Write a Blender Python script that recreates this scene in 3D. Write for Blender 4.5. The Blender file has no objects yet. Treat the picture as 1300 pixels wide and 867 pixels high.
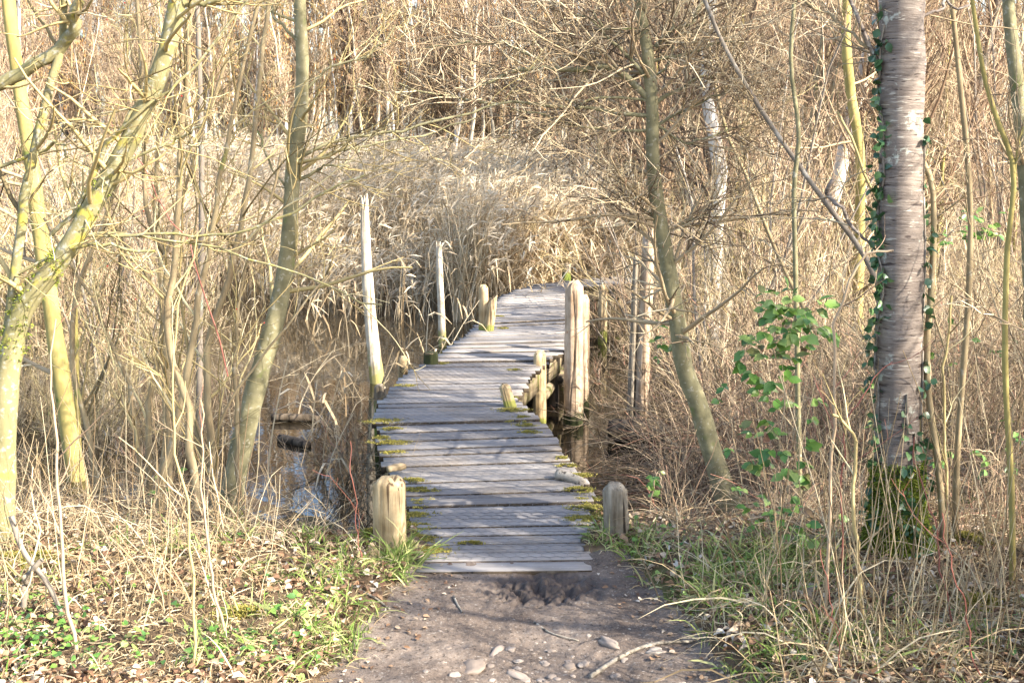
import bpy, math
import numpy as np
from mathutils import Vector
PI = math.pi
rng = np.random.default_rng(11)
sc = bpy.context.scene
COL = sc.collection

# ------------------------------------------------------------------ camera geometry
F, YH, CZ = 1560.0, 175.0, 1.65
pit = math.atan((433.5-YH)/F); cp, sp = math.cos(pit), math.sin(pit)
def ray(px, py):
    a = (px-650)/F; b = (433.5-py)/F
    return np.array([a, cp+b*sp, -sp+b*cp])
def G(px, py, z=0.0):
    d = ray(px, py); t = (z-CZ)/d[2]; return np.array([d[0]*t, d[1]*t, z])
def at(px, py, Y):
    d = ray(px, py); t = Y/d[1]; return np.array([d[0]*t, Y, CZ+d[2]*t])
cam = bpy.data.cameras.new('camera'); co = bpy.data.objects.new('camera', cam); COL.objects.link(co)
co.location = (0, 0, CZ); co.rotation_euler = (PI/2-pit, 0, 0)
cam.sensor_width = 36; cam.lens = 36*F/1300; cam.clip_end = 2000; cam.clip_start = .05
sc.camera = co

# ------------------------------------------------------------------ numpy noise
_tab = np.random.default_rng(3).random((256, 256))
def vn(x, y):
    x = np.asarray(x, float); y = np.asarray(y, float)
    xi = np.floor(x).astype(int); yi = np.floor(y).astype(int); fx = x-xi; fy = y-yi
    fx = fx*fx*(3-2*fx); fy = fy*fy*(3-2*fy)
    a = _tab[xi % 256, yi % 256]; b = _tab[(xi+1) % 256, yi % 256]
    c = _tab[xi % 256, (yi+1) % 256]; d = _tab[(xi+1) % 256, (yi+1) % 256]
    return (a*(1-fx)+b*fx)*(1-fy)+(c*(1-fx)+d*fx)*fy-.5
def fbm(x, y, o=4):
    s = 0; a = 1
    for i in range(o):
        s = s+a*vn(x*2**i+17*i, y*2**i-9*i); a *= .5
    return s
def sstep(a, b, x):
    t = np.clip((x-a)/(b-a), 0, 1); return t*t*(3-2*t)

# ------------------------------------------------------------------ mesh builder
def nrm(v): return v/np.maximum(np.linalg.norm(v, axis=-1, keepdims=True), 1e-9)
class MB:
    def __init__(s): s.v = []; s.q = []; s.t = []; s.n = 0
    def add(s, v, q=None, t=None):
        v = np.asarray(v, float).reshape(-1, 3)
        if q is not None and len(q): s.q.append(np.asarray(q).reshape(-1, 4)+s.n)
        if t is not None and len(t): s.t.append(np.asarray(t).reshape(-1, 3)+s.n)
        s.v.append(v); s.n += len(v)
        return s
    def mesh(s, name, mat, smooth=True):
        me = bpy.data.meshes.new(name)
        v = np.concatenate(s.v); q = np.concatenate(s.q) if s.q else np.zeros((0, 4), int)
        t = np.concatenate(s.t) if s.t else np.zeros((0, 3), int)
        me.vertices.add(len(v)); me.vertices.foreach_set('co', v.astype(np.float32).ravel())
        lv = np.concatenate([q.ravel(), t.ravel()]).astype(np.int32)
        me.loops.add(len(lv)); me.loops.foreach_set('vertex_index', lv)
        me.polygons.add(len(q)+len(t))
        st = np.concatenate([np.arange(len(q))*4, len(q)*4+np.arange(len(t))*3]).astype(np.int32)
        me.polygons.foreach_set('loop_start', st)
        if smooth: me.polygons.foreach_set('use_smooth', np.ones(len(st), bool))
        me.update(calc_edges=True); me.validate()
        me.materials.append(mat)
        return me
    def build(s, name, mat, parent=None, smooth=True, loc=None):
        o = bpy.data.objects.new(name, s.mesh(name, mat, smooth)); COL.objects.link(o)
        if parent is not None: o.parent = parent
        if loc is not None: o.location = loc
        return o
def tubes(mb, P, R, sides=4, cap=False, rough=0, off=None):
    P = np.asarray(P, float); R = np.asarray(R, float)
    if P.ndim == 2: P = P[None]; R = R[None]
    if P.shape[0] == 0: return
    M, K, _ = P.shape
    T = nrm(np.gradient(P, axis=1))
    m = nrm(P[:, -1]-P[:, 0]); ref = np.where(np.abs(m[:, 2:3]) > .8, np.array([[1., .13, 0]]), np.array([[.05, .1, 1.]]))
    n1 = nrm(np.cross(T, np.repeat(ref[:, None], K, 1))); n2 = np.cross(T, n1)
    a = np.arange(sides)/sides*2*PI
    Rr = np.repeat(R[:, :, None], sides, 2)
    if rough:
        u = a[None, None]*1.0
        ln = np.arange(K)[None, :, None]*.9
        Rr = Rr*(1+rough*(vn(np.cos(u)*1.7+3+ln*.7, np.sin(u)*1.7+ln)*2))
    V = P[:, :, None]+Rr[..., None]*(np.cos(a)[None, None, :, None]*n1[:, :, None]+np.sin(a)[None, None, :, None]*n2[:, :, None])
    k = np.arange(K-1)[:, None]*sides; j = np.arange(sides)[None]
    q = np.stack([k+j, k+(j+1) % sides, k+sides+(j+1) % sides, k+sides+j], -1).reshape(-1, 4)
    q = (q[None]+(np.arange(M)*K*sides)[:, None, None]).reshape(-1, 4)
    t = []
    if cap and sides > 3:
        for e in (0, K-1):
            for i in range(1, sides-1):
                b = (np.arange(M)*K*sides)+e*sides
                tt = np.stack([b, b+i, b+i+1], -1)
                t.append(tt if e else tt[:, ::-1])
        t = np.concatenate(t)
    mb.add(V, q, t if len(t) else None)
def ribbons(mb, P, Wd, S):
    # P[M,K,3] centre line, Wd[M,K] half widths, S[M,3] side vectors; flat leaves of real blades
    M, K, _ = P.shape
    V = np.stack([P-S[:, None]*Wd[..., None], P+S[:, None]*Wd[..., None]], 2)
    k = np.arange(K-1)*2
    q = np.stack([k, k+1, k+3, k+2], -1)
    q = (q[None]+(np.arange(M)*K*2)[:, None, None]).reshape(-1, 4)
    mb.add(V, q)
def leaves(mb, P, D, N, L, Wd, fold=.15):
    # leaf with midrib: P base, D direction, N normal
    D = nrm(D); S = nrm(np.cross(D, N)); N = np.cross(S, D); L = np.asarray(L)[:, None]; Wd = np.asarray(Wd)[:, None]
    f = fold
    pts = [P, P+D*L*.25+S*Wd*.8+N*L*f*.5, P+D*L*.6+S*Wd*.85+N*L*f*.5, P+D*L-N*L*f*.8,
           P+D*L*.6-S*Wd*.85+N*L*f*.5, P+D*L*.25-S*Wd*.8+N*L*f*.5, P+D*L*.3, P+D*L*.65-N*L*f*.2]
    V = np.stack(pts, 1); M = len(P)
    q = np.array([[1, 2, 7, 6], [6, 7, 4, 5]]); t = np.array([[0, 1, 6], [0, 6, 5], [2, 3, 7], [7, 3, 4]])
    o = (np.arange(M)*8)[:, None, None]
    mb.add(V, (q[None]+o).reshape(-1, 4), (t[None]+o).reshape(-1, 3))
def smooth_path(pts, K):
    pts = np.asarray(pts, float); n = len(pts)
    ext = np.vstack([2*pts[0]-pts[1], pts, 2*pts[-1]-pts[-2]])
    u = np.linspace(0, n-1-1e-6, K); i = u.astype(int); f = (u-i)[:, None]
    a, b, c, d = ext[i], ext[i+1], ext[i+2], ext[i+3]
    return .5*((2*b)+(-a+c)*f+(2*a-5*b+4*c-d)*f**2+(-a+3*b-3*c+d)*f**3)
def rvec(n, r=None):
    r = r or rng; return nrm(r.normal(size=(n, 3)))
def children(P, R, n, t0=.2, t1=1., L=.5, Lv=.4, a0=30, a1=70, up=.2, wig=.25, K=6, rs=.6, rmin=.002, Lt=.5, tip=.35, r=None):
    r = r or rng
    M, K0, _ = P.shape
    if M == 0: return np.zeros((0, K, 3)), np.zeros((0, K))
    idx = r.integers(0, M, n) if n < M else np.arange(n) % M
    t = t0+(t1-t0)*r.random(n)
    u = t*(K0-1)*.9999; i = u.astype(int); f = (u-i)
    a = P[idx, i]; b = P[idx, i+1]
    p0 = a*(1-f[:, None])+b*f[:, None]; T = nrm(b-a)
    rr = R[idx, i]*(1-f)+R[idx, i+1]*f
    perp = nrm(np.cross(T, rvec(n, r)))
    ang = np.radians(a0+(a1-a0)*r.random(n))[:, None]
    D = T*np.cos(ang)+perp*np.sin(ang)
    Ls = L*(1-Lt*t)*(1-Lv+2*Lv*r.random(n))
    st = Ls[:, None]/(K-1)
    out = [p0]; d = D
    for k in range(K-1):
        d = nrm(d+wig*r.normal(size=(n, 3))*.6+np.array([0, 0, up])/(K-1)*1.6)
        out.append(out[-1]+d*st)
    Rn = np.maximum(np.minimum(rr*rs, Ls*.03), rmin)[:, None]*np.linspace(1, tip, K)[None]
    return np.stack(out, 1), np.maximum(Rn, rmin*.6)

# ------------------------------------------------------------------ materials
def hexc(*c): return tuple(c)+(1.,)
def newmat(name, rough=.8, spec=.3):
    m = bpy.data.materials.new(name); m.use_nodes = True
    nt = m.node_tree; b = nt.nodes['Principled BSDF']
    b.inputs['Roughness'].default_value = rough; b.inputs['Specular IOR Level'].default_value = spec
    return m, nt, b
def node(nt, typ, **k):
    n = nt.nodes.new(typ)
    for a, v in k.items(): setattr(n, a, v)
    return n
def ramp(nt, fac, stops):
    r = node(nt, 'ShaderNodeValToRGB'); cr = r.color_ramp
    while len(cr.elements) < len(stops): cr.elements.new(.5)
    for e, (p, c) in zip(cr.elements, stops): e.position = p; e.color = hexc(*c)
    nt.links.new(fac, r.inputs[0]); return r.outputs[0]
def noise(nt, scale, detail=5, vec=None, rough=.6, dist=0):
    n = node(nt, 'ShaderNodeTexNoise'); n.inputs['Scale'].default_value = scale
    n.inputs['Detail'].default_value = detail; n.inputs['Roughness'].default_value = rough; n.inputs['Distortion'].default_value = dist
    if vec is not None: nt.links.new(vec, n.inputs['Vector'])
    return n.outputs['Fac']
def objvec(nt, sc_=(1, 1, 1)):
    t = node(nt, 'ShaderNodeTexCoord'); mp = node(nt, 'ShaderNodeMapping'); mp.inputs['Scale'].default_value = sc_
    nt.links.new(t.outputs['Object'], mp.inputs[0]); return mp.outputs[0]
def mix(nt, fac, a, b, mode='MIX'):
    m = node(nt, 'ShaderNodeMix', data_type='RGBA', blend_type=mode)
    for sock, v in ((m.inputs[0], fac), (m.inputs[6], a), (m.inputs[7], b)):
        if hasattr(v, 'links'): nt.links.new(v, sock)
        elif isinstance(v, (int, float)): sock.default_value = v
        else: sock.default_value = hexc(*v)
    return m.outputs[2]
def mapr(nt, v, a, b, c=0., d=1.):
    m = node(nt, 'ShaderNodeMapRange'); nt.links.new(v, m.inputs[0])
    for i, x in enumerate((a, b, c, d)): m.inputs[i+1].default_value = x
    return m.outputs[0]
def bump(nt, b, h, st=.5, dist=.01):
    n = node(nt, 'ShaderNodeBump'); n.inputs['Strength'].default_value = st; n.inputs['Distance'].default_value = dist
    nt.links.new(h, n.inputs['Height']); nt.links.new(n.outputs[0], b.inputs['Normal'])
def strand(name, stops, rough=.75, trans=0, spec=.25, nz=0):
    """every blade or twig takes its own tone from a range of colours"""
    m, nt, b = newmat(name, rough, spec)
    g = node(nt, 'ShaderNodeNewGeometry')
    c = ramp(nt, g.outputs['Random Per Island'], stops)
    if nz:
        n = noise(nt, nz, 3, objvec(nt)); c = mix(nt, mapr(nt, n, .35, .65), mix(nt, 1., c, (.62, .6, .55), 'MULTIPLY'), c)
    nt.links.new(c, b.inputs['Base Color'])
    if trans:
        tr = node(nt, 'ShaderNodeBsdfTranslucent'); nt.links.new(c, tr.inputs[0])
        ms = node(nt, 'ShaderNodeMixShader'); ms.inputs[0].default_value = trans
        nt.links.new(b.outputs[0], ms.inputs[1]); nt.links.new(tr.outputs[0], ms.inputs[2])
        nt.links.new(ms.outputs[0], nt.nodes['Material Output'].inputs[0])
    return m
def bark(name, c1, c2, spots=None, sfac=(.58, .64), sscale=18, scale=(14, 14, 4), bmp=.5, spots2=None, s2=(.6, .66), s2scale=7, rough=.85, bd=.01):
    m, nt, b = newmat(name, rough, .2)
    v = objvec(nt, scale); n = noise(nt, 1.5, 7, v)
    c = ramp(nt, n, [(.3, c1), (.7, c2)])
    v2 = objvec(nt)
    if spots: c = mix(nt, mapr(nt, noise(nt, sscale, 5, v2), *sfac), c, spots)
    if spots2: c = mix(nt, mapr(nt, noise(nt, s2scale, 4, v2), *s2), c, spots2)
    nt.links.new(c, b.inputs['Base Color']); bump(nt, b, n, bmp, bd)
    return m
M = {}
M['lichen_bark'] = bark('lichen_bark', (.15, .14, .065), (.27, .235, .12), (.32, .31, .25), (.54, .66), 45, (10, 10, 5), .5, (.36, .31, .07), (.57, .66), 13)
M['green_bark'] = bark('green_bark', (.13, .12, .065), (.30, .27, .155), (.36, .34, .26), (.58, .68), 40, (9, 9, 9), .4, (.15, .18, .05), (.62, .72), 6)
M['tan_bark'] = bark('tan_bark', (.19, .14, .08), (.36, .29, .17), (.40, .36, .27), (.6, .7), 22, (12, 12, 4), .4, (.20, .22, .06), (.64, .74), 5)
M['grey_bark'] = bark('grey_bark', (.14, .115, .09), (.30, .26, .21), (.38, .36, .32), (.58, .68), 8, (6, 6, 2), .5)
M['dark_bark'] = bark('dark_bark', (.12, .10, .08), (.25, .21, .17), (.22, .25, .20), (.58, .68), 8, (6, 6, 2), .5)
M['pale_bark'] = bark('pale_bark', (.34, .29, .21), (.56, .50, .39), (.20, .18, .12), (.6, .7), 8, (6, 6, 3), .4)
M['birch_bark'] = bark('birch_bark', (.50, .46, .40), (.66, .62, .56), (.10, .09, .08), (.62, .68), 6, (3, 3, 12), .3)
M['ochre_bark'] = bark('ochre_bark', (.22, .18, .06), (.40, .33, .12), (.14, .16, .04), (.6, .7), 9, (8, 8, 4), .4)
# cherry bark: horizontal bands and pale lenticels
m, nt, b = newmat('cherry_bark', .6, .35); M['cherry_bark'] = m
v = objvec(nt, (5, 5, 45)); n = noise(nt, 1.6, 8, v, .7); c = ramp(nt, n, [(.3, (.095, .075, .064)), (.48, (.175, .142, .12)), (.7, (.27, .23, .195))])
v2 = objvec(nt, (10, 10, 75)); n2 = noise(nt, 1.3, 3, v2)
c = mix(nt, mapr(nt, n2, .615, .66), c, (.40, .365, .31)); c = mix(nt, mapr(nt, n2, .40, .35), c, (.045, .03, .026))
c = mix(nt, mapr(nt, noise(nt, 9, 7, objvec(nt), .7), .60, .66), c, (.42, .44, .38)); c = mix(nt, 1., c, ramp(nt, noise(nt, 2.2, 4, objvec(nt)), [(.35, (.72, .70, .70)), (.6, (1.1, 1.08, 1.05))]), 'MULTIPLY')
nt.links.new(c, b.inputs['Base Color']); bump(nt, b, mix(nt, .5, n, n2), .7, .008)
def wood(name, c1, c2, dark, scale=(30, 30, 2.2), bmp=.6, green=None, gz=None):
    m, nt, b = newmat(name, .82, .2)
    n = noise(nt, 1.3, 8, objvec(nt, scale), .7); c = ramp(nt, n, [(.28, dark), (.42, c1), (.68, c2)])
    ck = noise(nt, 1.0, 4, objvec(nt, tuple(q*1.7 if q > 4 else q*.6 for q in scale)), .5); c = mix(nt, mapr(nt, ck, .595, .64), c, dark)
    st = noise(nt, 9, 5, objvec(nt)); c = mix(nt, 1., c, ramp(nt, st, [(.35, (.62, .58, .52)), (.6, (1, 1, 1))]), 'MULTIPLY')
    if green:
        g = noise(nt, 7, 5, objvec(nt)); fac = mapr(nt, g, .52, .66)
        if gz is not None:
            sx = node(nt, 'ShaderNodeSeparateXYZ'); nt.links.new(objvec(nt), sx.inputs[0])
            h = mapr(nt, sx.outputs[2], gz[0], gz[1], 1., 0.)
            a = node(nt, 'ShaderNodeMath', operation='ADD'); nt.links.new(g, a.inputs[0])
            h2 = mapr(nt, sx.outputs[2], gz[0], gz[1], .28, -.3); nt.links.new(h2, a.inputs[1])
            fac = mapr(nt, a.outputs[0], .52, .64)
        c = mix(nt, fac, c, green)
    nt.links.new(c, b.inputs['Base Color']); bump(nt, b, n, bmp, .01)
    return m
M['post_wood'] = wood('post_wood', (.40, .30, .17), (.56, .45, .28), (.13, .09, .055), green=(.20, .20, .05), gz=(0., .16))
M['grey_post'] = wood('grey_post', (.21, .175, .13), (.38, .33, .26), (.05, .04, .03), green=(.13, .16, .03), gz=(0., .20))
M['pale_dead_wood'] = wood('pale_dead_wood', (.52, .45, .34), (.70, .63, .51), (.25, .2, .14), (22, 22, 2), .5, (.30, .27, .10), (0., .55))
M['pink_post'] = wood('pink_post', (.40, .29, .20), (.58, .46, .34), (.16, .11, .07), (26, 26, 1.8), .6, (.035, .04, .015), (.02, .30))
M['grey_log'] = wood('grey_log', (.25, .22, .18), (.42, .38, .32), (.07, .06, .05), (20, 20, 20), .6)
M['beam_wood'] = wood('beam_wood', (.24, .19, .12), (.40, .33, .23), (.08, .06, .04), (3, 3, 20), .5, (.14, .15, .04))
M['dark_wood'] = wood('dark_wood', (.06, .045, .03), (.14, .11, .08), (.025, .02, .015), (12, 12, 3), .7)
# deck planks
m, nt, b = newmat('deck_planks', .7, .35); M['deck'] = m
g = node(nt, 'ShaderNodeNewGeometry'); c = ramp(nt, g.outputs['Random Per Island'], [(0, (.20, .185, .17)), (.5, (.29, .27, .245)), (1, (.38, .345, .30))])
n = noise(nt, 1.4, 7, objvec(nt, (2.2, 45, 45)), .65); c = mix(nt, 1., c, ramp(nt, n, [(.3, (.62, .60, .60)), (.6, (1, 1, 1))]), 'MULTIPLY')
big = noise(nt, 2.2, 5, objvec(nt)); c = mix(nt, mapr(nt, big, .50, .68, 0, .75), c, (.19, .155, .115))
fl = noise(nt, 60, 2, objvec(nt)); c = mix(nt, mapr(nt, fl, .70, .74), c, (.44, .42, .37)); c = mix(nt, 1., c, (.86, .87, .92), 'MULTIPLY')
nt.links.new(c, b.inputs['Base Color']); bump(nt, b, n, .5, .006)
m, nt, b = newmat('wire', .45, .5); M['wire'] = m; b.inputs['Base Color'].default_value = hexc(.13, .12, .12); b.inputs['Metallic'].default_value = .4
# ground
def groundmat(name, path):
    m, nt, b = newmat(name, .9, .2)
    v = objvec(nt)
    if path:
        n = noise(nt, 3.5, 8, v, .6); c = ramp(nt, n, [(.3, (.078, .057, .045)), (.5, (.145, .112, .09)), (.7, (.215, .172, .14))])
        f = noise(nt, 70, 4, v); c = mix(nt, mapr(nt, f, .60, .70), c, (.32, .28, .235)); c = mix(nt, mapr(nt, f, .42, .34), c, (.05, .038, .03)); f2 = noise(nt, 160, 3, v); c = mix(nt, mapr(nt, f2, .60, .68, 0, .7), c, (.30, .26, .22)); c = mix(nt, mapr(nt, f2, .40, .32, 0, .7), c, (.05, .04, .033))
        mp2 = node(nt, 'ShaderNodeMapping'); mp2.inputs['Location'].default_value = (-.13/.24, -4.43/.15, 0); mp2.inputs['Scale'].default_value = (1/.24, 1/.15, 0); nt.links.new(node(nt, 'ShaderNodeTexCoord').outputs['Object'], mp2.inputs[0])
        ln = node(nt, 'ShaderNodeVectorMath', operation='LENGTH'); nt.links.new(mp2.outputs[0], ln.inputs[0])
        ad = node(nt, 'ShaderNodeMath', operation='ADD'); nt.links.new(ln.outputs['Value'], ad.inputs[0]); nt.links.new(noise(nt, 14, 5, v), ad.inputs[1])
        wet = mapr(nt, ad.outputs[0], 1.25, 1.75, 1., 0.); c = mix(nt, wet, c, (.075, .058, .049))
        sr = mapr(nt, wet, 0, 1, .9, .42); nt.links.new(sr, b.inputs['Roughness'])
        n2 = noise(nt, 28, 8, v, .7); bump(nt, b, n2, .8, .015)
    else:
        n = noise(nt, 5, 8, v, .7); c = ramp(nt, n, [(.3, (.055, .036, .022)), (.5, (.12, .08, .048)), (.7, (.21, .15, .09))])
        gn = noise(nt, 1.3, 4, v); c = mix(nt, mapr(nt, gn, .54, .66, 0, .6), c, (.13, .15, .035))
        n2 = noise(nt, 35, 8, v, .7); bump(nt, b, n2, .9, .03)
    nt.links.new(c, b.inputs['Base Color'])
    return m
M['ground'] = groundmat('ground_soil', False); M['path'] = groundmat('path_mud', True)
m, nt, b = newmat('pond_water', .02, .5); M['water'] = m
b.inputs['Base Color'].default_value = hexc(.016, .012, .007); b.inputs['IOR'].default_value = 1.38
b.inputs['Specular IOR Level'].default_value = .5
bump(nt, b, noise(nt, 3.0, 3, objvec(nt)), .08, .02)
STR = [(0, (.16, .105, .055)), (.35, (.32, .235, .13)), (.7, (.47, .37, .225)), (1, (.60, .51, .34))]
M['reed'] = strand('reed_straw', [(0, (.26, .18, .10)), (.3, (.43, .32, .185)), (.7, (.58, .46, .29)), (1, (.69, .59, .42))], .6, .25)
M['plume'] = strand('reed_plume', [(0, (.40, .31, .21)), (.5, (.60, .49, .34)), (1, (.74, .65, .50))], .9, .35)
M['straw'] = strand('dry_grass', STR, .65, .2)
M['green'] = strand('green_grass', [(0, (.10, .17, .03)), (.4, (.19, .27, .06)), (.7, (.32, .36, .12)), (1, (.5, .46, .22))], .5, .25)
M['twig'] = strand('straw_twigs', [(0, (.07, .05, .035)), (.3, (.20, .145, .09)), (.65, (.42, .32, .19)), (1, (.66, .56, .38))], .7)
M['yellow_twig'] = strand('yellow_twigs', [(0, (.09, .07, .035)), (.35, (.28, .21, .09)), (.75, (.50, .40, .19)), (1, (.64, .55, .33))], .65)
M['brown_twig'] = strand('brown_twigs', [(0, (.10, .065, .045)), (.4, (.24, .16, .10)), (.8, (.38, .27, .17)), (1, (.5, .39, .26))], .75)
M['pink_twig'] = strand('pink_twigs', [(0, (.09, .06, .045)), (.35, (.28, .19, .125)), (.75, (.50, .37, .235)), (1, (.64, .52, .36))], .75)
M['bramble'] = strand('bramble_canes', [(0, (.09, .065, .045)), (.2, (.21, .145, .095)), (.55, (.38, .28, .18)), (.85, (.52, .41, .27)), (1, (.34, .13, .09))], .7)
M['red_cane'] = strand('red_cane', [(0, (.20, .065, .055)), (1, (.32, .13, .09))], .45)
M['catkin'] = strand('catkins', [(0, (.42, .20, .06)), (.6, (.58, .33, .11)), (1, (.66, .44, .2))], .8, .2)
M['cone'] = strand('cones', [(0, (.09, .05, .03)), (1, (.26, .15, .09))], .8)
M['leaf'] = strand('bramble_leaves', [(0, (.055, .14, .035)), (.35, (.11, .23, .04)), (.65, (.21, .34, .07)), (.85, (.30, .38, .12)), (.93, (.14, .14, .05)), (1, (.17, .08, .06))], .38, .3, .5)
M['ivy'] = strand('ivy_leaves', [(0, (.02, .055, .025)), (.6, (.045, .11, .04)), (1, (.10, .17, .06))], .35, .1, .5)
M['litter'] = strand('fallen_leaves', [(0, (.10, .055, .035)), (.35, (.24, .14, .08)), (.7, (.38, .26, .16)), (.9, (.50, .40, .29)), (1, (.55, .5, .42))], .75, .15)
M['moss'] = strand('moss', [(0, (.13, .12, .03)), (.5, (.28, .25, .055)), (1, (.44, .37, .11))], .9, .2)
M['green_moss'] = strand('green_moss', [(0, (.08, .12, .015)), (.5, (.18, .22, .03)), (1, (.32, .34, .06))], .9, .2)
M['berry'] = strand('red_berries', [(0, (.5, .03, .02)), (1, (.65, .07, .04))], .3)
m, nt, b = newmat('stone', .8, .3); M['stone'] = m
oi = node(nt, 'ShaderNodeObjectInfo'); c = ramp(nt, oi.outputs['Random'], [(0, (.17, .135, .11)), (.5, (.25, .205, .17)), (1, (.36, .31, .26))])
c = mix(nt, mapr(nt, noise(nt, 25, 5, objvec(nt)), .4, .7, 0, .5), c, (.18, .14, .11)); nt.links.new(c, b.inputs['Base Color']); bump(nt, b, noise(nt, 60, 5, objvec(nt)), .4, .004)

# ------------------------------------------------------------------ scene naming helpers
def tag(o, label=None, cat=None, group=None, kind=None):
    if label: o['label'] = label
    if cat: o['category'] = cat
    if group: o['group'] = group
    if kind: o['kind'] = kind
    return o
def empty(name, loc=(0, 0, 0), rz=0):
    o = bpy.data.objects.new(name, None); COL.objects.link(o); o.location = tuple(float(x) for x in loc); o.rotation_euler.z = rz
    o.empty_display_size = .1; return o
def copy_thing(root, kids, loc, rz, s, tilt=(0, 0)):
    r = root.copy(); COL.objects.link(r); r.location = loc; r.rotation_euler = (tilt[0], tilt[1], rz); r.scale = (s, s, s)
    for k in kids:
        c = k.copy(); COL.objects.link(c); c.parent = r
    return r

# ------------------------------------------------------------------ terrain
WZ = -.45
pairs = [((535, 724), (752, 722)), ((520, 660), (754, 655)), ((508, 618), (742, 610)), ((488, 598), (730, 590)), ((480, 560), (702, 552)), ((474, 530), (678, 525)),
         ((481, 509), (655, 506)), ((503, 484), (672, 482)), ((530, 464), (692, 462)), ((560, 446), (717, 443)), ((592, 424), (720, 420)), ((608, 408), (720, 402)), ((622, 391), (720, 385)),
         ((634, 378), (721, 373)), ((652, 368), (730, 366)), ((688, 360), (752, 363)), ((738, 354), (776, 361)), ((800, 350), (812, 360))]
LP = np.array([G(*a) for a, b in pairs]); RP = np.array([G(*b) for a, b in pairs])
wat = [(-500, 560), (-260, 640), (-60, 652), (0, 648), (80, 640), (170, 632), (280, 625), (340, 640), (400, 655), (450, 668), (500, 678), (560, 668), (640, 655), (720, 648), (760, 652),
       (820, 650), (868, 640), (905, 612), (935, 575), (960, 540), (1000, 505), (1060, 470), (1100, 430), (1050, 400), (960, 392), (870, 380), (800, 366), (700, 350), (560, 345), (433, 343),
       (300, 340), (100, 345), (-200, 350), (-700, 380)]
WP = np.array([G(x, y, WZ)[:2] for x, y in wat])
def poly_sd(x, y, Pg):
    ins = np.zeros(x.shape, bool); dm = np.full(x.shape, 1e9)
    n = len(Pg)
    for i in range(n):
        ax, ay = Pg[i]; bx, by = Pg[(i+1) % n]
        c = ((ay > y) != (by > y)) & (x < (bx-ax)*(y-ay)/(by-ay+1e-12)+ax); ins ^= c
        ex, ey = bx-ax, by-ay; t = np.clip(((x-ax)*ex+(y-ay)*ey)/(ex*ex+ey*ey+1e-12), 0, 1)
        dm = np.minimum(dm, np.hypot(x-ax-t*ex, y-ay-t*ey))
    return np.where(ins, -dm, dm)
def path_d(x, y):
    # signed distance-ish to the path edge (negative on the path)
    xc = .08+.05*np.sin(y*1.2); hw = .43+.17*np.clip(4.75-y, 0, 2.5)
    hw = hw+.10*fbm(x*2+5, y*2, 3)
    d = np.abs(x-xc)-hw
    return np.where(y > 4.72, np.maximum(d, (y-4.72)*1.0), d)
def height(x, y):
    x = np.asarray(x, float); y = np.asarray(y, float)
    sd = poly_sd(x, y, WP)+.12*fbm(x*2.1, y*2.1, 3)
    near = y < 8
    bank = np.where(near, 1.7, 2.5)
    h = np.where(sd > 0, WZ+(.02-WZ)*(.35*np.clip(sd/bank, 0, 1)+.65*sstep(0, 1, sd/bank))*np.where(near, 1, .5), WZ-.5*sstep(0, 1, -sd/1.2))
    far = sstep(20, 60, y)*.5; h = h+np.where(sd > 0, far, 0)
    h = h+np.where(sd > .1, .05*fbm(x*1.1, y*1.1, 4)+.02*fbm(x*7, y*7, 3), 0)
    # path and its muddy hollow
    pd = path_d(x, y); on = sstep(.12, -.06, pd)
    z = -.012+.012*fbm(x*3, y*3, 3)+.006*fbm(x*14, y*14, 3)-.02*sstep(.5, 0, np.abs(x-.1))*sstep(5, 4.2, y)
    rut = np.exp(-((x-.13)/.21)**2-((y-4.40)/.12)**2)*sstep(4.68, 4.60, y)
    rn = np.abs(vn(x*26+4*vn(x*9, y*9), y*13)); z = z-.04*rut*sstep(.16, .02, rn)+.034*rut*fbm(x*34, y*26, 5)+.014*rut*(1-np.abs(fbm(x*50, y*40, 3))*3)-.008*rut+.010*fbm(x*30, y*30, 3)*sstep(4.9, 3.9, y)
    h = h*(1-on)+z*on
    side = sstep(-.02, .35, pd)*sstep(.8, .3, sd*0)
    h = h+np.where(y < 4.9, .05*side*(1-on), 0)
    # hollow under the deck, with soil creeping over the first plank ends
    xl = np.interp(y, LP[:, 1], LP[:, 0]); xr = np.interp(y, RP[:, 1], RP[:, 0])
    ins = np.minimum(x-xl, xr-x)+.07; und = sstep(0, .03, ins)*sstep(4.70, 4.73, y)*(y < 16)
    h = h*(1-und)+np.minimum(h, -.16)*und
    nr = (1-und)*sstep(4.74, 4.8, y)*sstep(7, 6.0, y); h = h-nr*.012; fl = sstep(4.52, 4.62, y)*(und < .5)*(np.abs(x) < .55)*(y < 4.74); h = h*(1-fl)+fl*(-.003+.006*fbm(x*12, y*12, 3))
    crn = np.exp(-((x-.40)/.10)**2-((y-4.86)/.22)**2); h = np.where((crn > .25), np.maximum(h, .028*(crn-.2)/.8+.012*fbm(x*20, y*20, 2)), h)
    crn = np.exp(-((x+.42)/.07)**2-((y-4.80)/.20)**2); h = np.where((crn > .25), np.maximum(h, .022*(crn-.2)/.8+.010*fbm(x*20, y*20, 2)), h)
    return h
def axis(parts):
    out = []
    for a, b, s in parts: out.append(np.arange(a, b-1e-6, s))
    return np.concatenate(out)
gx = np.concatenate([-np.geomspace(400, 9, 24), axis([(-8.5, -3, .25), (-3, -.9, .05), (-.9, -.3, .016), (-.3, .6, .008), (.6, 1.05, .016), (1.05, 3.2, .05), (3.2, 9, .25)]), np.geomspace(9.2, 400, 24)])
gy = np.concatenate([-np.geomspace(300, 3, 14), axis([(-2.6, 3.4, .2), (3.4, 4.2, .016), (4.2, 4.74, .008), (4.74, 5.3, .016), (5.3, 8.2, .05), (8.2, 22, .3)]), np.geomspace(22.3, 700, 40)])
X, Y = np.meshgrid(gx, gy); Z = height(X, Y)
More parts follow.
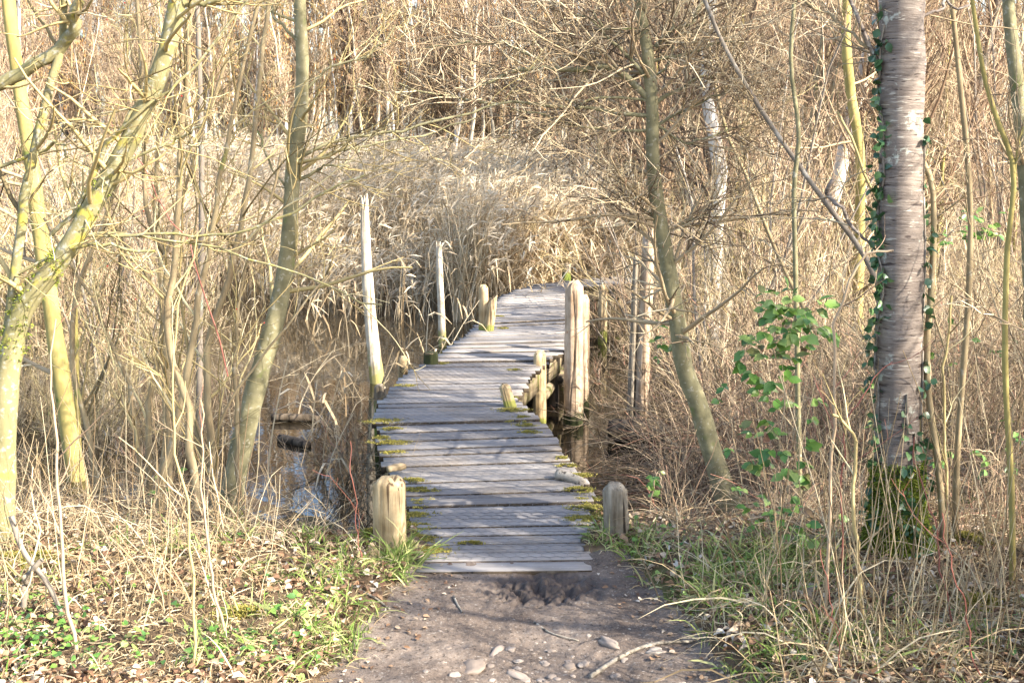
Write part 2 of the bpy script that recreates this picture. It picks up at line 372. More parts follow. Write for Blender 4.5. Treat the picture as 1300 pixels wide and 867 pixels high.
V = np.stack([X, Y, Z], -1).reshape(-1, 3); nx, ny = len(gx), len(gy)
i, j = np.meshgrid(np.arange(ny-1), np.arange(nx-1), indexing='ij')
Q = np.stack([i*nx+j, i*nx+j+1, (i+1)*nx+j+1, (i+1)*nx+j], -1).reshape(-1, 4)
fc = V[Q].mean(1); onp = (path_d(fc[:, 0], fc[:, 1])+.03*fbm(fc[:, 0]*9, fc[:, 1]*9, 2) < .02) & (fc[:, 1] < 5.0)
def sub(Qs, name, mat):
    u, inv = np.unique(Qs, return_inverse=True); mb = MB(); mb.add(V[u], inv.reshape(-1, 4))
    return mb.build(name, mat)
tag(sub(Q[~onp], 'ground', M['ground']), kind='structure'); tag(sub(Q[onp], 'path', M['path']), kind='structure')
mb = MB(); lo, hi = WP.min(0)-4, WP.max(0)+4
mb.add([(lo[0], lo[1]+3, WZ), (hi[0], lo[1]+3, WZ), (hi[0], hi[1], WZ), (lo[0], hi[1], WZ)], [[0, 1, 2, 3]])
tag(mb.build('water', M['water'], smooth=False), kind='structure')
def ground_hit(px, py):
    d = ray(px, py); ys = np.arange(3, 14, .02); t = ys/d[1]; z = CZ+t*d[2]; k = np.nonzero(z < np.maximum(height(d[0]*t, ys), WZ))[0]
    return ys[k[0]] if len(k) else None
def H1(x, y): return float(height(np.array([x]), np.array([y]))[0])

# ------------------------------------------------------------------ boardwalk
Cc = (LP+RP)/2; s_ = np.concatenate([[0], np.cumsum(np.linalg.norm(np.diff(Cc, axis=0), axis=1))])
pitchP = .106; npk = int(s_[-1]/pitchP)
def edge(s): return np.array([np.interp(s, s_, LP[:, k]) for k in range(3)]), np.array([np.interp(s, s_, RP[:, k]) for k in range(3)])
bw = empty('boardwalk', (0, 0, 0)); tag(bw, 'narrow weathered plank boardwalk covered in wire netting, curving away over the pond', 'boardwalk')
mb = MB(); ends = []
def slab(mb, a, b, c, d, z0, z1, bev=.004):
    # a,b near edge left/right ; d,c far edge left/right ; a rounded-edge board
    n = 8; top = []
    near = np.linspace(a, b, n); farr = np.linspace(d, c, n)
    u = nrm(np.array([c-b]))[0]
    prof = [(0, z0), (0, z1-bev), (bev, z1), (None, z1), (None, z1-bev), (None, z0)]
    Vv = []
    for k in range(n):
        p, q = near[k], farr[k]; L = np.linalg.norm(q-p); w = (q-p)/L
        dz = .0025*rng.normal()*0
        for off, z in ((0, z0), (0, z1-bev), (bev, z1), (L-bev, z1), (L, z1-bev), (L, z0)):
            Vv.append([p[0]+w[0]*off, p[1]+w[1]*off, z+dz])
    Vv = np.array(Vv); qd = []
    for k in range(n-1):
        for m_ in range(6): qd.append([k*6+m_, (k+1)*6+m_, (k+1)*6+(m_+1) % 6, k*6+(m_+1) % 6])
    o = (n-1)*6
    qd += [[0, 1, 4, 5], [1, 2, 3, 4], [o+5, o+4, o+1, o], [o+4, o+3, o+2, o+1]]
    mb.add(Vv, qd)
for i in range(npk):
    s0, s1 = i*pitchP, (i+1)*pitchP-.013-.005*rng.random()
    l0, r0 = edge(s0+.0); l1, r1 = edge(s1)
    tilt = .010*rng.normal(); jl, jr = .012*rng.normal(), .012*rng.normal(); 
    ax = nrm((r0-l0)[None])[0]; jr += .03*(rng.random() < .12)
    # flatten stagger so that a board has parallel ends
    el = (l0+l1)/2-ax*jl; er = (r0+r1)/2+ax*jr
    w = (s1-s0)/2; fw = nrm(np.array([[-ax[1], ax[0], 0]]))[0]
    z1 = .004*rng.normal()
    a = el-fw*w; b_ = er-fw*w; c_ = er+fw*w; d_ = el+fw*w
    slab(mb, a, b_, c_, d_, -.034+z1, z1)
    ends.append((el, er, fw))
dk = mb.build('deck', M['deck'], bw, smooth=False)
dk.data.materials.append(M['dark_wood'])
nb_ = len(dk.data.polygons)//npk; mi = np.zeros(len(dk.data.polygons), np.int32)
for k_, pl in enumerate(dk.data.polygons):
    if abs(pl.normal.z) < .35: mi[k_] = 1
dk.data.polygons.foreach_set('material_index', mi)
# edge beams under both sides
for side in (0, 1):
    P = LP if side == 0 else RP; Q2 = RP if side == 0 else LP
    inn = P+nrm(Q2-P)*.07
    for k0, k1 in ((0, 4), (4, 9), (9, 13), (13, 17)):
        mb = MB()
        a, b_ = inn[k0].copy(), inn[k1].copy()
        for (p, q) in zip(inn[k0:k1], inn[k0+1:k1+1]):
            d = nrm((q-p)[None])[0]; nn = np.array([-d[1], d[0], 0])*.035
            c = [p-nn, q-nn, q+nn, p+nn]
            vv = [(x[0], x[1], -.19) for x in c]+[(x[0], x[1], -.045) for x in c]
            mb.add(vv, [[0, 3, 2, 1], [4, 5, 6, 7], [0, 1, 5, 4], [1, 2, 6, 5], [2, 3, 7, 6], [3, 0, 4, 7]])
        mb.build('edge_beam', M['beam_wood'], bw, smooth=False)
# low stringer seen through the gap at the right side
for (a, b_, zz) in (((690, 500), (722, 462), -.30),):
    p, q = G(*a, zz), G(*b_, zz)
    mb = MB(); tubes(mb, np.linspace(p, q, 4), np.full(4, .05), 8, True); mb.build('low_beam', M['beam_wood'], bw)
for k in (3, 6, 9, 12, 15):
    for P, Q2 in ((LP, RP), (RP, LP)):
        p = P[k]+nrm((Q2[k]-P[k])[None])[0]*.10
        mb = MB(); tubes(mb, np.array([[p[0], p[1], -1.0], [p[0], p[1], -.6], [p[0], p[1], -.2]]), np.array([.06, .058, .055]), 10)
        mb.build('pile', M['dark_wood'], bw)
    p = LP[k]; q = RP[k]
    mb = MB(); tubes(mb, np.linspace(p, q, 3)*np.array([1, 1, 0])+np.array([0, 0, -.245]), np.full(3, .045), 8, True); mb.build('cross_beam', M['dark_wood'], bw)
# chicken wire over the planks
mb = MB(); cs = .030; segs = []
Yr = np.arange(4.66, 9.2, cs*1.5)
for r_i, yy in enumerate(Yr):
    el, er = None, None
    k = np.searchsorted(Cc[:, 1], yy); k = min(max(k, 1), len(Cc)-1)
    t = (yy-Cc[k-1, 1])/(Cc[k, 1]-Cc[k-1, 1]); t = min(max(t, 0), 1)
    xl = LP[k-1, 0]*(1-t)+LP[k, 0]*t; xr = RP[k-1, 0]*(1-t)+RP[k, 0]*t
    lw = np.arange(xl+.05, xr-.05, cs*.866*2)+(cs*.866 if r_i % 2 else 0)
    for x in lw:
        segs += [[(x, yy-cs*.5), (x, yy+cs*.5)], [(x, yy+cs*.5), (x-cs*.866, yy+cs)], [(x, yy+cs*.5), (x+cs*.866, yy+cs)]]
S = np.array(segs); S = S+.15*cs*np.stack([vn(S[..., 0]*40, S[..., 1]*40), vn(S[..., 1]*37, S[..., 0]*33)], -1)
slope = (S[..., 0]+.0)*.03
P3 = np.concatenate([S, np.full(S.shape[:2]+(1,), .0075)], -1)
tubes(mb, P3, np.full(P3.shape[:2], .0010), 3); mb.build('wire_netting', M['wire'], bw)
# moss on plank edges
def moss_pad(cx, cy, z, rx, ry, n, name, mat, parent, hgt=.012, bl=.012, ang=0, zf=None):
    """a patch of moss: many short upright fronds clumped inside a ragged outline"""
    m_ = n*4; p = rng.normal(size=(m_, 2))*np.array([rx, ry])*.62
    keep = vn((p[:, 0]+cx)*38, (p[:, 1]+cy)*60)+.35*vn((p[:, 0]+cx)*110, (p[:, 1]+cy)*130) > -.04; p = p[keep][:n]; n = len(p)
    q = np.hypot(p[:, 0]/rx, p[:, 1]/ry); hh = hgt*np.clip(1-q**2, 0, 1)*(.5+.5*rng.random(n))
    p = np.concatenate([p, hh[:, None]-.001], 1); d = nrm(rng.normal(size=(n, 3))*np.array([.8, .8, .3])+np.array([0, 0, .8]))*bl*(.4+.8*rng.random((n, 1)))
    mb = MB(); P = np.stack([p, p+d*.5, p+d], 1); ribbons(mb, P, np.stack([np.full(n, .0028), np.full(n, .0025), np.full(n, .0005)], 1), nrm(np.cross(d, rvec(n))))
    o = mb.build(name, mat, parent); o.location = (cx, cy, z); return o
mp = [(532, 640, .07, .035), (528, 655, .08, .03), (530, 668, .07, .03), (532, 684, .06, .03), (545, 700, .08, .04), (535, 622, .07, .02), (525, 610, .05, .02),
      (490, 535, .10, .035), (495, 562, .09, .025), (498, 545, .05, .02), (485, 556, .04, .02), (500, 575, .05, .02), (515, 490, .05, .02),
      (736, 622, .06, .025), (740, 635, .07, .03), (745, 646, .07, .03), (738, 604, .05, .02), (744, 660, .09, .05), (730, 660, .05, .03),
      (650, 521, .08, .03), (661, 530, .05, .02), (668, 540, .05, .02), (720, 592, .04, .02), (712, 582, .03, .02), (655, 536, .04, .015), (672, 549, .06, .02), (560, 462, .05, .02), (640, 417, .04, .02),
      (632, 402, .05, .02), (645, 505, .05, .02), (600, 690, .05, .006), (655, 470, .06, .015)]
for (x, y, rx, ry) in mp:
    p = G(x, y, 0); moss_pad(p[0], p[1], .003, rx*.8, ry*1.25, int(1500*rx/.07), 'moss_patch', M['moss'], bw, .006, .009)

# ------------------------------------------------------------------ posts
def post(name, base, height_, r, label, cat='post', mat='post_wood', lean=(0, 0), top='dome', seed=0, taper=.9, cracks=3, group=None, ovality=.08, depth=.4, nseg=84, curve=0):
    rg = np.random.default_rng(seed+50); K = 34
    z = np.concatenate([[-depth], np.linspace(0, height_, K-1)]); z = np.sort(z)
    a = np.arange(nseg)/nseg*2*PI
    ca = rg.random(cracks)*2*PI; cw = .035+.05*rg.random(cracks); cd = .05+.15*rg.random(cracks); cl = rg.random(cracks)
    Vv = []
    for k, zz in enumerate(z):
        f = max(zz, 0)/height_; rr = r*(1-(1-taper)*f)*(1+.04*vn(zz*8+seed, .5)*2)
        if top == 'dome':
            e = max(0, (height_-zz)/(r*.55)); 
            if e < 1: rr *= .55+.45*math.sin(e*PI/2)
        q = 1+ovality*np.cos(2*a+seed)+.045*np.array([vn(math.cos(t)*2.5+seed*3, math.sin(t)*2.5+zz*3)*2 for t in a])+.02*np.array([vn(t*9, zz*2+seed)*2 for t in a])
        for c_, w_, d_, l_ in zip(ca, cw, cd, cl):
            dd = np.abs((a-c_-.25*math.sin(zz*5+c_)+PI) % (2*PI)-PI); q = q-d_*np.exp(-(dd/w_)**2)*(.4+.6*min(1, f+l_))*(1-.5*(f > .93))
        hx = lean[0]*zz+curve*math.sin(f*PI); hy = lean[1]*zz
        tz = zz+ (0 if k < len(z)-4 else (r*.5*np.array([vn(math.cos(t)*1.5+seed, math.sin(t)*1.5) for t in a]) if top == 'dome' else 0))
        if top == 'broken': tz = zz+(f > .93)*(f-.93)/.07*height_*.05*np.array([vn(math.cos(t)*2.2+seed, math.sin(t)*2.2)*2.6 for t in a])
        if top == 'slant': tz = zz+(f > .75)*(f-.75)/.25*r*.8*np.cos(a)
        for jx in range(nseg):
            Vv.append((hx+rr*q[jx]*math.cos(a[jx]), hy+rr*q[jx]*math.sin(a[jx]), tz[jx] if hasattr(tz, '__len__') else tz))
    Vv = np.array(Vv); Kk = len(z)
    k = np.arange(Kk-1)[:, None]*nseg; j = np.arange(nseg)[None]
    qd = np.stack([k+j, k+(j+1) % nseg, k+nseg+(j+1) % nseg, k+nseg+j], -1).reshape(-1, 4)
    last = Vv[-nseg:]; cen = last.mean(0); inner = cen+(last-cen)*.5+np.array([0, 0, r*.10 if top == 'dome' else -.01])
    n0 = len(Vv); Vv = np.vstack([Vv, inner, [cen+np.array([0, 0, r*.14 if top == 'dome' else -.015])]])
    qd = list(qd)+[[n0-nseg+i, n0-nseg+(i+1) % nseg, n0+(i+1) % nseg, n0+i] for i in range(nseg)]
    tr = [[n0+i, n0+(i+1) % nseg, n0+nseg] for i in range(nseg)]
    mb = MB(); mb.add(Vv, qd, tr); o = mb.build(name, M[mat]); o.location = tuple(base)
    tag(o, label, cat, group); return o
def ppost(px, ytop, ybot, wpx, zb, label, **k):
    b_ = G(px, ybot, zb); hz = at(px, ytop, b_[1])[2]-zb; r = wpx/2*np.linalg.norm(b_-[0, 0, CZ])/F
    return post(k.pop('name', 'wooden_post'), b_, hz, r, label, **k), b_
pL, bL = ppost(495, 606, 708, 41, -.02, 'stout tan round post with a split at the left corner of the near deck end', seed=1, taper=.97, cracks=2)
pR, bR = ppost(784, 613, 695, 33, -.03, 'grey cracked round post with mossy foot right of the near deck end', mat='grey_post', seed=2, taper=.93, cracks=6, lean=(-.06, 0))
ppost(728, 358, 538, 27, WZ, 'tallest thick post on the right deck edge, dark and mossy at the waterline', mat='pink_post', seed=3, taper=.92, depth=.5)
ppost(741, 375, 520, 14, WZ, 'slimmer post close behind the tallest thick deck post', mat='pink_post', seed=4, depth=.5)
ppost(685, 446, 538, 17, WZ, 'short post standing in water against the right deck edge', mat='post_wood', seed=5, depth=.5)
ppost(648, 488, 516, 15, 0, 'small mossy leaning stub on the right deck edge', mat='post_wood', seed=6, lean=(-.28, 0), depth=.1, top='dome')
ppost(547, 447, 462, 18, 0, 'low flat topped stub on the left deck edge', mat='pink_post', seed=7, depth=.3, top='flat')
ppost(614, 362, 419, 13, 0, 'upright post of the leaning pair at the far left deck edge', mat='post_wood', seed=8, depth=.6)
ppost(620, 379, 420, 14, 0, 'shorter post leaning right beside the far left upright post', mat='post_wood', seed=9, lean=(.14, 0), depth=.5, top='slant')
ppost(719, 335, 353, 12, 0, 'dim post among the reeds at the far bend of the deck', mat='grey_post', seed=10, depth=.5)
ppost(483, 488, 520, 16, -.25, 'low post stump beside the foot of the tall pale pole', mat='grey_post', seed=11, depth=.5)
ppost(765, 362, 425, 11, WZ+.1, 'small post half hidden by twigs right of the far deck bend', mat='post_wood', seed=12, depth=.5)
ppost(479, 255, 486, 17, WZ, 'tall bleached leaning pole left of the deck', name='wooden_pole', cat='pole', mat='pale_dead_wood', seed=13, taper=.55, lean=(-.052, 0), top='broken', depth=.5, cracks=4, curve=-.02)
ppost(562, 313, 440, 10, WZ, 'thin pale pole standing in open water left of the deck', name='wooden_pole', cat='pole', mat='pale_dead_wood', seed=14, taper=.75, lean=(-.03, 0), top='broken', depth=.6)
ppost(812, 303, 545, 21, WZ, 'tall rotten forked pole right of the deck, tangled in twigs', name='wooden_pole', cat='pole', mat='pink_post', seed=15, taper=.75, lean=(.03, 0), top='broken', depth=.5, cracks=9)
ppost(800, 335, 545, 12, WZ, 'grey slimmer pole leaning beside the tall rotten pole', name='wooden_pole', cat='pole', mat='grey_post', seed=16, taper=.7, lean=(.02, 0), top='broken', depth=.5, cracks=9)
ppost(870, 245, 400, 16, WZ, 'split pinkish dead trunk standing behind the alder', name='dead_trunk', cat='dead tree', mat='pink_post', seed=17, taper=.8, lean=(.07, 0), top='broken', depth=.5, cracks=9)
# log ends at the deck edge
def log(name, p, q, r, label, mat='grey_log', seed=0, cat='log', group=None):
    P = smooth_path(np.array([p, (np.array(p)+np.array(q))/2+np.array([0, 0, r*.2]), q]), 9); rr = r*(1+.08*vn(np.arange(9)*.7+seed, .3)*2); rr[0] *= .9; rr[-1] *= .8
    c = P[0].copy(); mb = MB(); tubes(mb, (P-c)[None], rr[None], 14, True, .12); o = mb.build(name, M[mat]); o.location = tuple(c); tag(o, label, cat, group); return o
a = G(712, 600, .035); b_ = G(733, 604, .02); log('log', a+[-.02, .02, -.01], b_+[.03, -.05, -.03], .026, 'short grey log end lying on the right edge of the deck', 'grey_log', seed=3)
a = G(492, 596, .03); b_ = G(514, 592, .03); log('log', a, b_, .018, 'small bent grey log on the left deck edge behind the stout post', 'beam_wood', seed=4)
a = G(508, 481, -.2); b_ = G(512, 466, -.05); log('log', [a[0], a[1], -.5], [b_[0], b_[1], .02], .035, 'mossy stump sprouting grass in water by the left deck edge', 'post_wood', seed=5, cat='stump')
a = G(345, 530, WZ+.03); b_ = G(405, 532, WZ+.02); log('log', a, b_, .03, 'dark sodden log floating behind the leaning left tree', 'dark_wood', 6)
a = G(355, 556, WZ+.02); b_ = G(392, 566, WZ+.01); log('log', a, b_, .03, 'short brown log half sunk in the left pool', 'dark_wood', 7)
a = G(775, 548, WZ+.06); b_ = G(850, 556, WZ+.05); log('log', a, b_, .09, 'black rotten log with mossy top in water right of the deck', 'dark_wood', 8)
a = G(450, 712, .02); b_ = G(480, 700, .03); log('log', a, b_, .022, 'tan broken stick lying left of the stout post foot', 'tan_bark', 9)
# roots and sticks on the path
for (pts, r_, lb) in (([(750, 850), (790, 825), (830, 815), (880, 812)], .008, 'curved pale root crossing the right side of the path'),
                   ([(430, 747), (400, 745), (470, 762), (495, 770)], .006, 'long thin tan twig reaching from the left verge onto the mud'),
                   ([(576, 752), (581, 762), (587, 771)], .005, 'short pale stick lying on the mud left of the ruts'),
                   ([(678, 778), (700, 793), (735, 802)], .004, 'thin dark stick lying on the mud below the ruts')):
    P = smooth_path(np.array([[*G(x, y, 0)[:2], H1(*G(x, y, 0)[:2])+r_*.7] for x, y in pts]), 12); c = P[0].copy()
    mb = MB(); tubes(mb, (P-c)[None], (r_*np.linspace(1, .6, 12))[None], 6, True, .15)
    o = mb.build('root' if 'root' in lb else 'stick', M['grey_log']); o.location = tuple(c); tag(o, lb, 'root' if 'root' in lb else 'stick')
# stones
def stone(p, sx, sy, sz, seed, label, group=None):
    import bmesh
    bm = bmesh.new(); bmesh.ops.create_icosphere(bm, subdivisions=3, radius=1)
    for v_ in bm.verts:
        n_ = 1+.35*float(vn(v_.co.x*1.3+seed*5, v_.co.y*1.3+v_.co.z*1.7))*2+.1*float(vn(v_.co.x*4+seed, v_.co.y*4+v_.co.z*3))
        v_.co = Vector((v_.co.x*n_*sx, v_.co.y*n_*sy, v_.co.z*n_*sz))
    me = bpy.data.meshes.new('stone'); bm.to_mesh(me); bm.free(); me.polygons.foreach_set('use_smooth', np.ones(len(me.polygons), bool)); me.materials.append(M['stone'])
    o = bpy.data.objects.new('stone', me); COL.objects.link(o); o.location = tuple(p); o.rotation_euler.z = seed; tag(o, label, 'stone', group); return o
big = [(602, 838, .055, .04, .02, 'largest pale stone bedded in the mud at the bottom of the path'), (655, 846, .05, .022, .012, 'long flat pale stone right of the largest path stone'),
       (577, 850, .022, .016, .012, 'small bluish stone left of the largest path stone'), (631, 815, .04, .018, .014, 'angular pale stone in the middle of the path'),
       (773, 808, .055, .02, .014, 'flat tan stone slab by the right path edge'), (833, 821, .03, .02, .014, 'pale stone beside the curved root'),
       (724, 834, .027, .02, .013, 'rounded light stone on the right half of the path'), (742, 832, .018, .014, .012, 'small round stone touching the rounded light stone'),
       (1027, 775, .045, .035, .035, 'round brown mossy stone in the grass of the right verge')]
for k, (x, y, sx, sy, sz, lb) in enumerate(big):
    p = G(x, y, 0); stone((p[0], p[1], H1(p[0], p[1])-sz*.25), sx, sy, sz, k+1.3, lb)
for k in range(75):
    x = rng.normal(690, 85); y = 866-abs(rng.normal(0, 42))
    p = G(x, y, 0)
    if path_d(p[0], p[1]) > -.05: continue
    s = .004+.011*rng.random()**2; stone((p[0], p[1], H1(p[0], p[1])-s*.05), s*1.3, s, s*.5, k*1.7, 'little rounded pebble scattered on the muddy path', 'pebbles scattered on the muddy path')

# ------------------------------------------------------------------ reeds (uncountable)
def reed_bed(n, region, name_mb, plume_mb, hmin=1.7, hmax=2.4, grade=False):
    x, y = region(n); n = len(x)
    zb = np.maximum(height(x, y), WZ)-.03
    h = (hmin+(hmax-hmin)*rng.random(n))*(1+.13*fbm(x*.5, y*.5, 3)*2)
    if grade: h = h*(.55+.45*sstep(15.5, 19.5, y+.6*vn(x, y)))
    lean = rng.normal(size=(n, 2))*.19+np.array([.12, .0]); kk = np.linspace(0, 1, 5)
    brk = rng.random(n) < .12; lean[brk] *= 4
    P = np.stack([x[:, None]+lean[:, :1]*h[:, None]*kk**1.6, y[:, None]+lean[:, 1:]*h[:, None]*kk**1.6, zb[:, None]+h[:, None]*kk*np.where(brk, .8, 1)[:, None]], -1)
    S = nrm(np.stack([np.ones(n), rng.normal(size=n)*.6, np.zeros(n)], -1))
    w = .0045+.004*rng.random(n)
    ribbons(name_mb, P, w[:, None]*np.linspace(1, .5, 5)[None], S)
    # hanging leaves
    for _ in range(3):
        t = .25+.65*rng.random(n); u = t*4; i = u.astype(int); f = (u-i)[:, None]
        p0 = P[np.arange(n), i]*(1-f)+P[np.arange(n), np.minimum(i+1, 4)]*f
        az = rng.random(n)*2*PI; L = .25+.3*rng.random(n)
        d = np.stack([np.cos(az)*.8-.35, np.sin(az), np.zeros(n)], -1)+np.array([.5, 0, 0])
        k2 = np.linspace(0, 1, 4)[None, :, None]
        Pl = p0[:, None]+d[:, None]*L[:, None, None]*k2*.7+np.array([0, 0, 1.])*(L[:, None, None]*(.55*k2-.95*k2**2*rng.random((n, 1, 1))*1.5))
        ribbons(name_mb, Pl, (.006+.005*rng.random(n))[:, None]*np.array([.6, 1, .8, .15])[None], nrm(np.cross(d, np.array([0, 0, 1.]))+.4*rvec(n)))
    pm = rng.random(n) < .75; tp = P[pm, -1]; m_ = len(tp)
    for _ in range(5):
        d = nrm(rng.normal(size=(m_, 3))*.35+np.array([.42, 0, .5])); L = .10+.12*rng.random(m_); kk = np.linspace(0, 1, 3)[None, :, None]
        Pp = tp[:, None]-np.array([0, 0, .05])*rng.random((m_, 1, 1))*2+d[:, None]*L[:, None, None]*kk-np.array([0, 0, 1.])*kk**2*.05
        ribbons(plume_mb, Pp, np.array([[.004, .011, .003]])*np.ones((m_, 1)), rvec(m_))
def region_main(n):
    y = 15.2+(32-15.2)*rng.random(n)**1.5; hx = y*.44
    x = -y*.52+rng.random(n)*(y*.52+y*.17)
    # front edge of the reeds follows the water
    px = 650+x/y*F; front = np.interp(px, [-200, 300, 433, 560, 600, 650, 720, 780, 830, 900], [16, 16.5, 17.2, 16.8, 15.3, 15.2, 15.4, 15.6, 17, 19])
    keep = (y > front+rng.normal(size=n)*.45+.9*vn(x*1.3, .5)) & ((y > front+1.3) | (rng.random(n) < .5))
    return x[keep], y[keep]
a_, b2 = MB(), MB(); reed_bed(24000, region_main, a_, b2, 1.3, 1.8, True)
def region_near(n):
    px = 575+rng.random(n)*190; y = 14.0+rng.random(n)*1.9; x = (px-650)/F*y
    el = np.interp(px, [575, 608, 640, 690, 740, 790], [13.2, 13.6, 14.3, 15.0, 15.25, 15.4]); k = y > el; return x[k], y[k]
reed_bed(2200, region_near, a_, b2, 1.0, 1.7)
def region_front(n):
    px = 330+rng.random(n)*270; y = 13.6+3.2*rng.random(n)**.5; x = (px-650)/F*y; k = (vn(x*2.3, y*2.3) > .02) & (px < 530+(y-12)*8); return x[k], y[k]
reed_bed(520, region_front, a_, b2, .3, .9)
tag(a_.build('reed_bed', M['reed']), 'tall dry straw coloured reeds standing in the pond behind the boardwalk', 'reeds', kind='stuff')
tag(b2.build('reed_plumes', M['plume']), 'feathery pale seed heads over the dry reed bed', 'reed plumes', kind='stuff')
# sparse young reeds and stalks along the deck sides
def region_side(n):
    px = rng.random(n)*330+330; py = 385+rng.random(n)**.8*240
    P = np.array([G(a, b, WZ)[:2] for a, b in zip(px, py)]); dl = np.interp(P[:, 1], LP[:, 1], LP[:, 0])
    k = (P[:, 0] < dl-.12)&((rng.random(n) < .55)|(px > 430)|(py < 430)); 
    cl = vn(P[:, 0]*1.6, P[:, 1]*1.6) > -.08
    k &= cl
    return P[k, 0], P[k, 1]
a_, b2 = MB(), MB(); reed_bed(48, region_side, a_, b2, .3, .85); tag(a_.build('sparse_reeds', M['reed']), 'loose dry stalks and sedges rising from water left of the deck', 'reeds', kind='stuff')

# ------------------------------------------------------------------ trees: hand placed ones
def pixpath(pts, Y0, K=24):
    P = [at(p[0], p[1], p[2] if len(p) > 2 else Y0) for p in pts]; return smooth_path(np.array(P), K)
def px2r(w, Y): return w/2*Y/F*1.02
def hand_tree(name, label, cat, pts, Y0, w0, w1, mat, branches=(), twig='twig', K=30, sides=14, rough=.10, twigs=(60, 200), tl=(.5, .22), t0=.3, tmin=.0022, extend=None, group=None, up=.25, flare=1.35):
    yh = ground_hit(*pts[0][:2]) if pts[0][1] > 480 else None
    if yh is not None and abs(yh-Y0) < 2.5: Y0 = yh+.05
    P = pixpath(pts, Y0, K)
    P = np.vstack([[P[0]-np.array([0, 0, .12])], P[1:]]) if yh is not None else P
    if extend is not None:
        n_ = 8; d = nrm((P[-1]-P[-3])[None])[0]; st = extend/n_
        P = np.vstack([P, P[-1]+np.arange(1, n_+1)[:, None]*st*d+.03*np.cumsum(rng.normal(size=(n_, 3)), 0)])
    base = P[0].copy(); P = P-base; Kt = len(P)
    R = np.linspace(px2r(w0, Y0), px2r(w1, Y0), K); 
    if extend is not None: R = np.concatenate([R, np.linspace(R[-1], R[-1]*.4, Kt-K)])
    R = R*(1+(flare-1)*np.exp(-np.arange(Kt)/1.6)); R = R*(1+.05*vn(np.arange(Kt)*.8+w0, 2.)*2)
    root = empty(name, base); tag(root, label, cat, group)
    mb = MB(); tubes(mb, P[None], R[None], sides, True, rough); mb.build('trunk', M[mat], root)
    bp, br = [], []
    for bpts, bw0, bw1 in branches:
        B = pixpath(bpts, Y0, 16)-base; 
        B += .015*np.cumsum(rng.normal(size=B.shape), 0)*np.linspace(0, 1, 16)[:, None]
        rr = np.linspace(px2r(bw0, Y0), px2r(bw1, Y0), 16)
        mb = MB(); tubes(mb, B[None], rr[None], 7, False, .1); mb.build('branch', M[mat], root); bp.append(B); br.append(rr)
    mb = MB()
    if bp:
        bp = np.array(bp); br = np.array(br)
    else: bp = np.zeros((0, 16, 3)); br = np.zeros((0, 16))
    n1, n2 = twigs
    if n1:
        P1, R1 = children(P[None], R[None], max(n1//(6 if n1 > 100 else 3), 2), t0, 1, tl[0]*1.2, .5, 45, 85, up, .18, 8, .3, tmin*1.3)
        for p_, r_ in zip(P1, R1):
            m2 = MB(); tubes(m2, p_[None], r_[None], 5); m2.build('branch', M[twig], root)
        if len(bp): 
            P2, R2 = children(bp, br, n1, .1, 1, tl[0], .5, 25, 65, up*.6, .25, 7, .5, tmin*1.3); tubes(mb, P2, R2, 4)
            P1q = np.concatenate([np.stack([smooth_path(p, 7) for p in P1]), P2]); R1q = np.concatenate([R1[:, :7], R2])
        else: P1q, R1q = P1, R1
        P3, R3 = children(P1q, R1q, n2, .15, 1, tl[1], .5, 25, 70, up*.5, .25, 5, .6, tmin); tubes(mb, P3, R3, 3)
        P4, R4 = children(P3, R3, n2*2, .2, 1, tl[1]*.45, .5, 25, 65, .1, .25, 4, .6, tmin*.8); tubes(mb, P4, R4, 3)
        mb.build('twigs', M[twig], root)
        ends_ = P4[:, -1]
    else: ends_ = None
    return root, P, R, ends_
def moss_on(root, P, R, n, k0, k1, mat='green_moss', up=1., bl=.02, tuft=8, side=None):
    mb = MB(); i = (k0+(k1-k0)*rng.random(n)**(1.7 if k1-k0 > 5 and k0 == 0 else 1)).astype(int); T = nrm(np.gradient(P, axis=0))[i]
    a = nrm(np.cross(T, rvec(n))+np.array([0, -.2, up*.4])); a = nrm(a-T*np.sum(a*T, 1, keepdims=True))
    if side is not None: a = nrm(a+np.array(side)); a = nrm(a-T*np.sum(a*T, 1, keepdims=True))
    p = P[i]+(P[np.minimum(i+1, len(P)-1)]-P[i])*rng.random((n, 1))+a*R[i][:, None]*.97
    for _ in range(tuft):
        q = p+rng.normal(size=(n, 3))*.008; d = nrm(a+rng.normal(size=(n, 3))*.6)*bl*(.4+.8*rng.random((n, 1)))
        PP = np.stack([q, q+d*.5, q+d], 1); ribbons(mb, PP, np.array([[.003, .0028, .0006]])*np.ones((n, 1)), rvec(n))
    return mb.build('moss', M[mat], root)
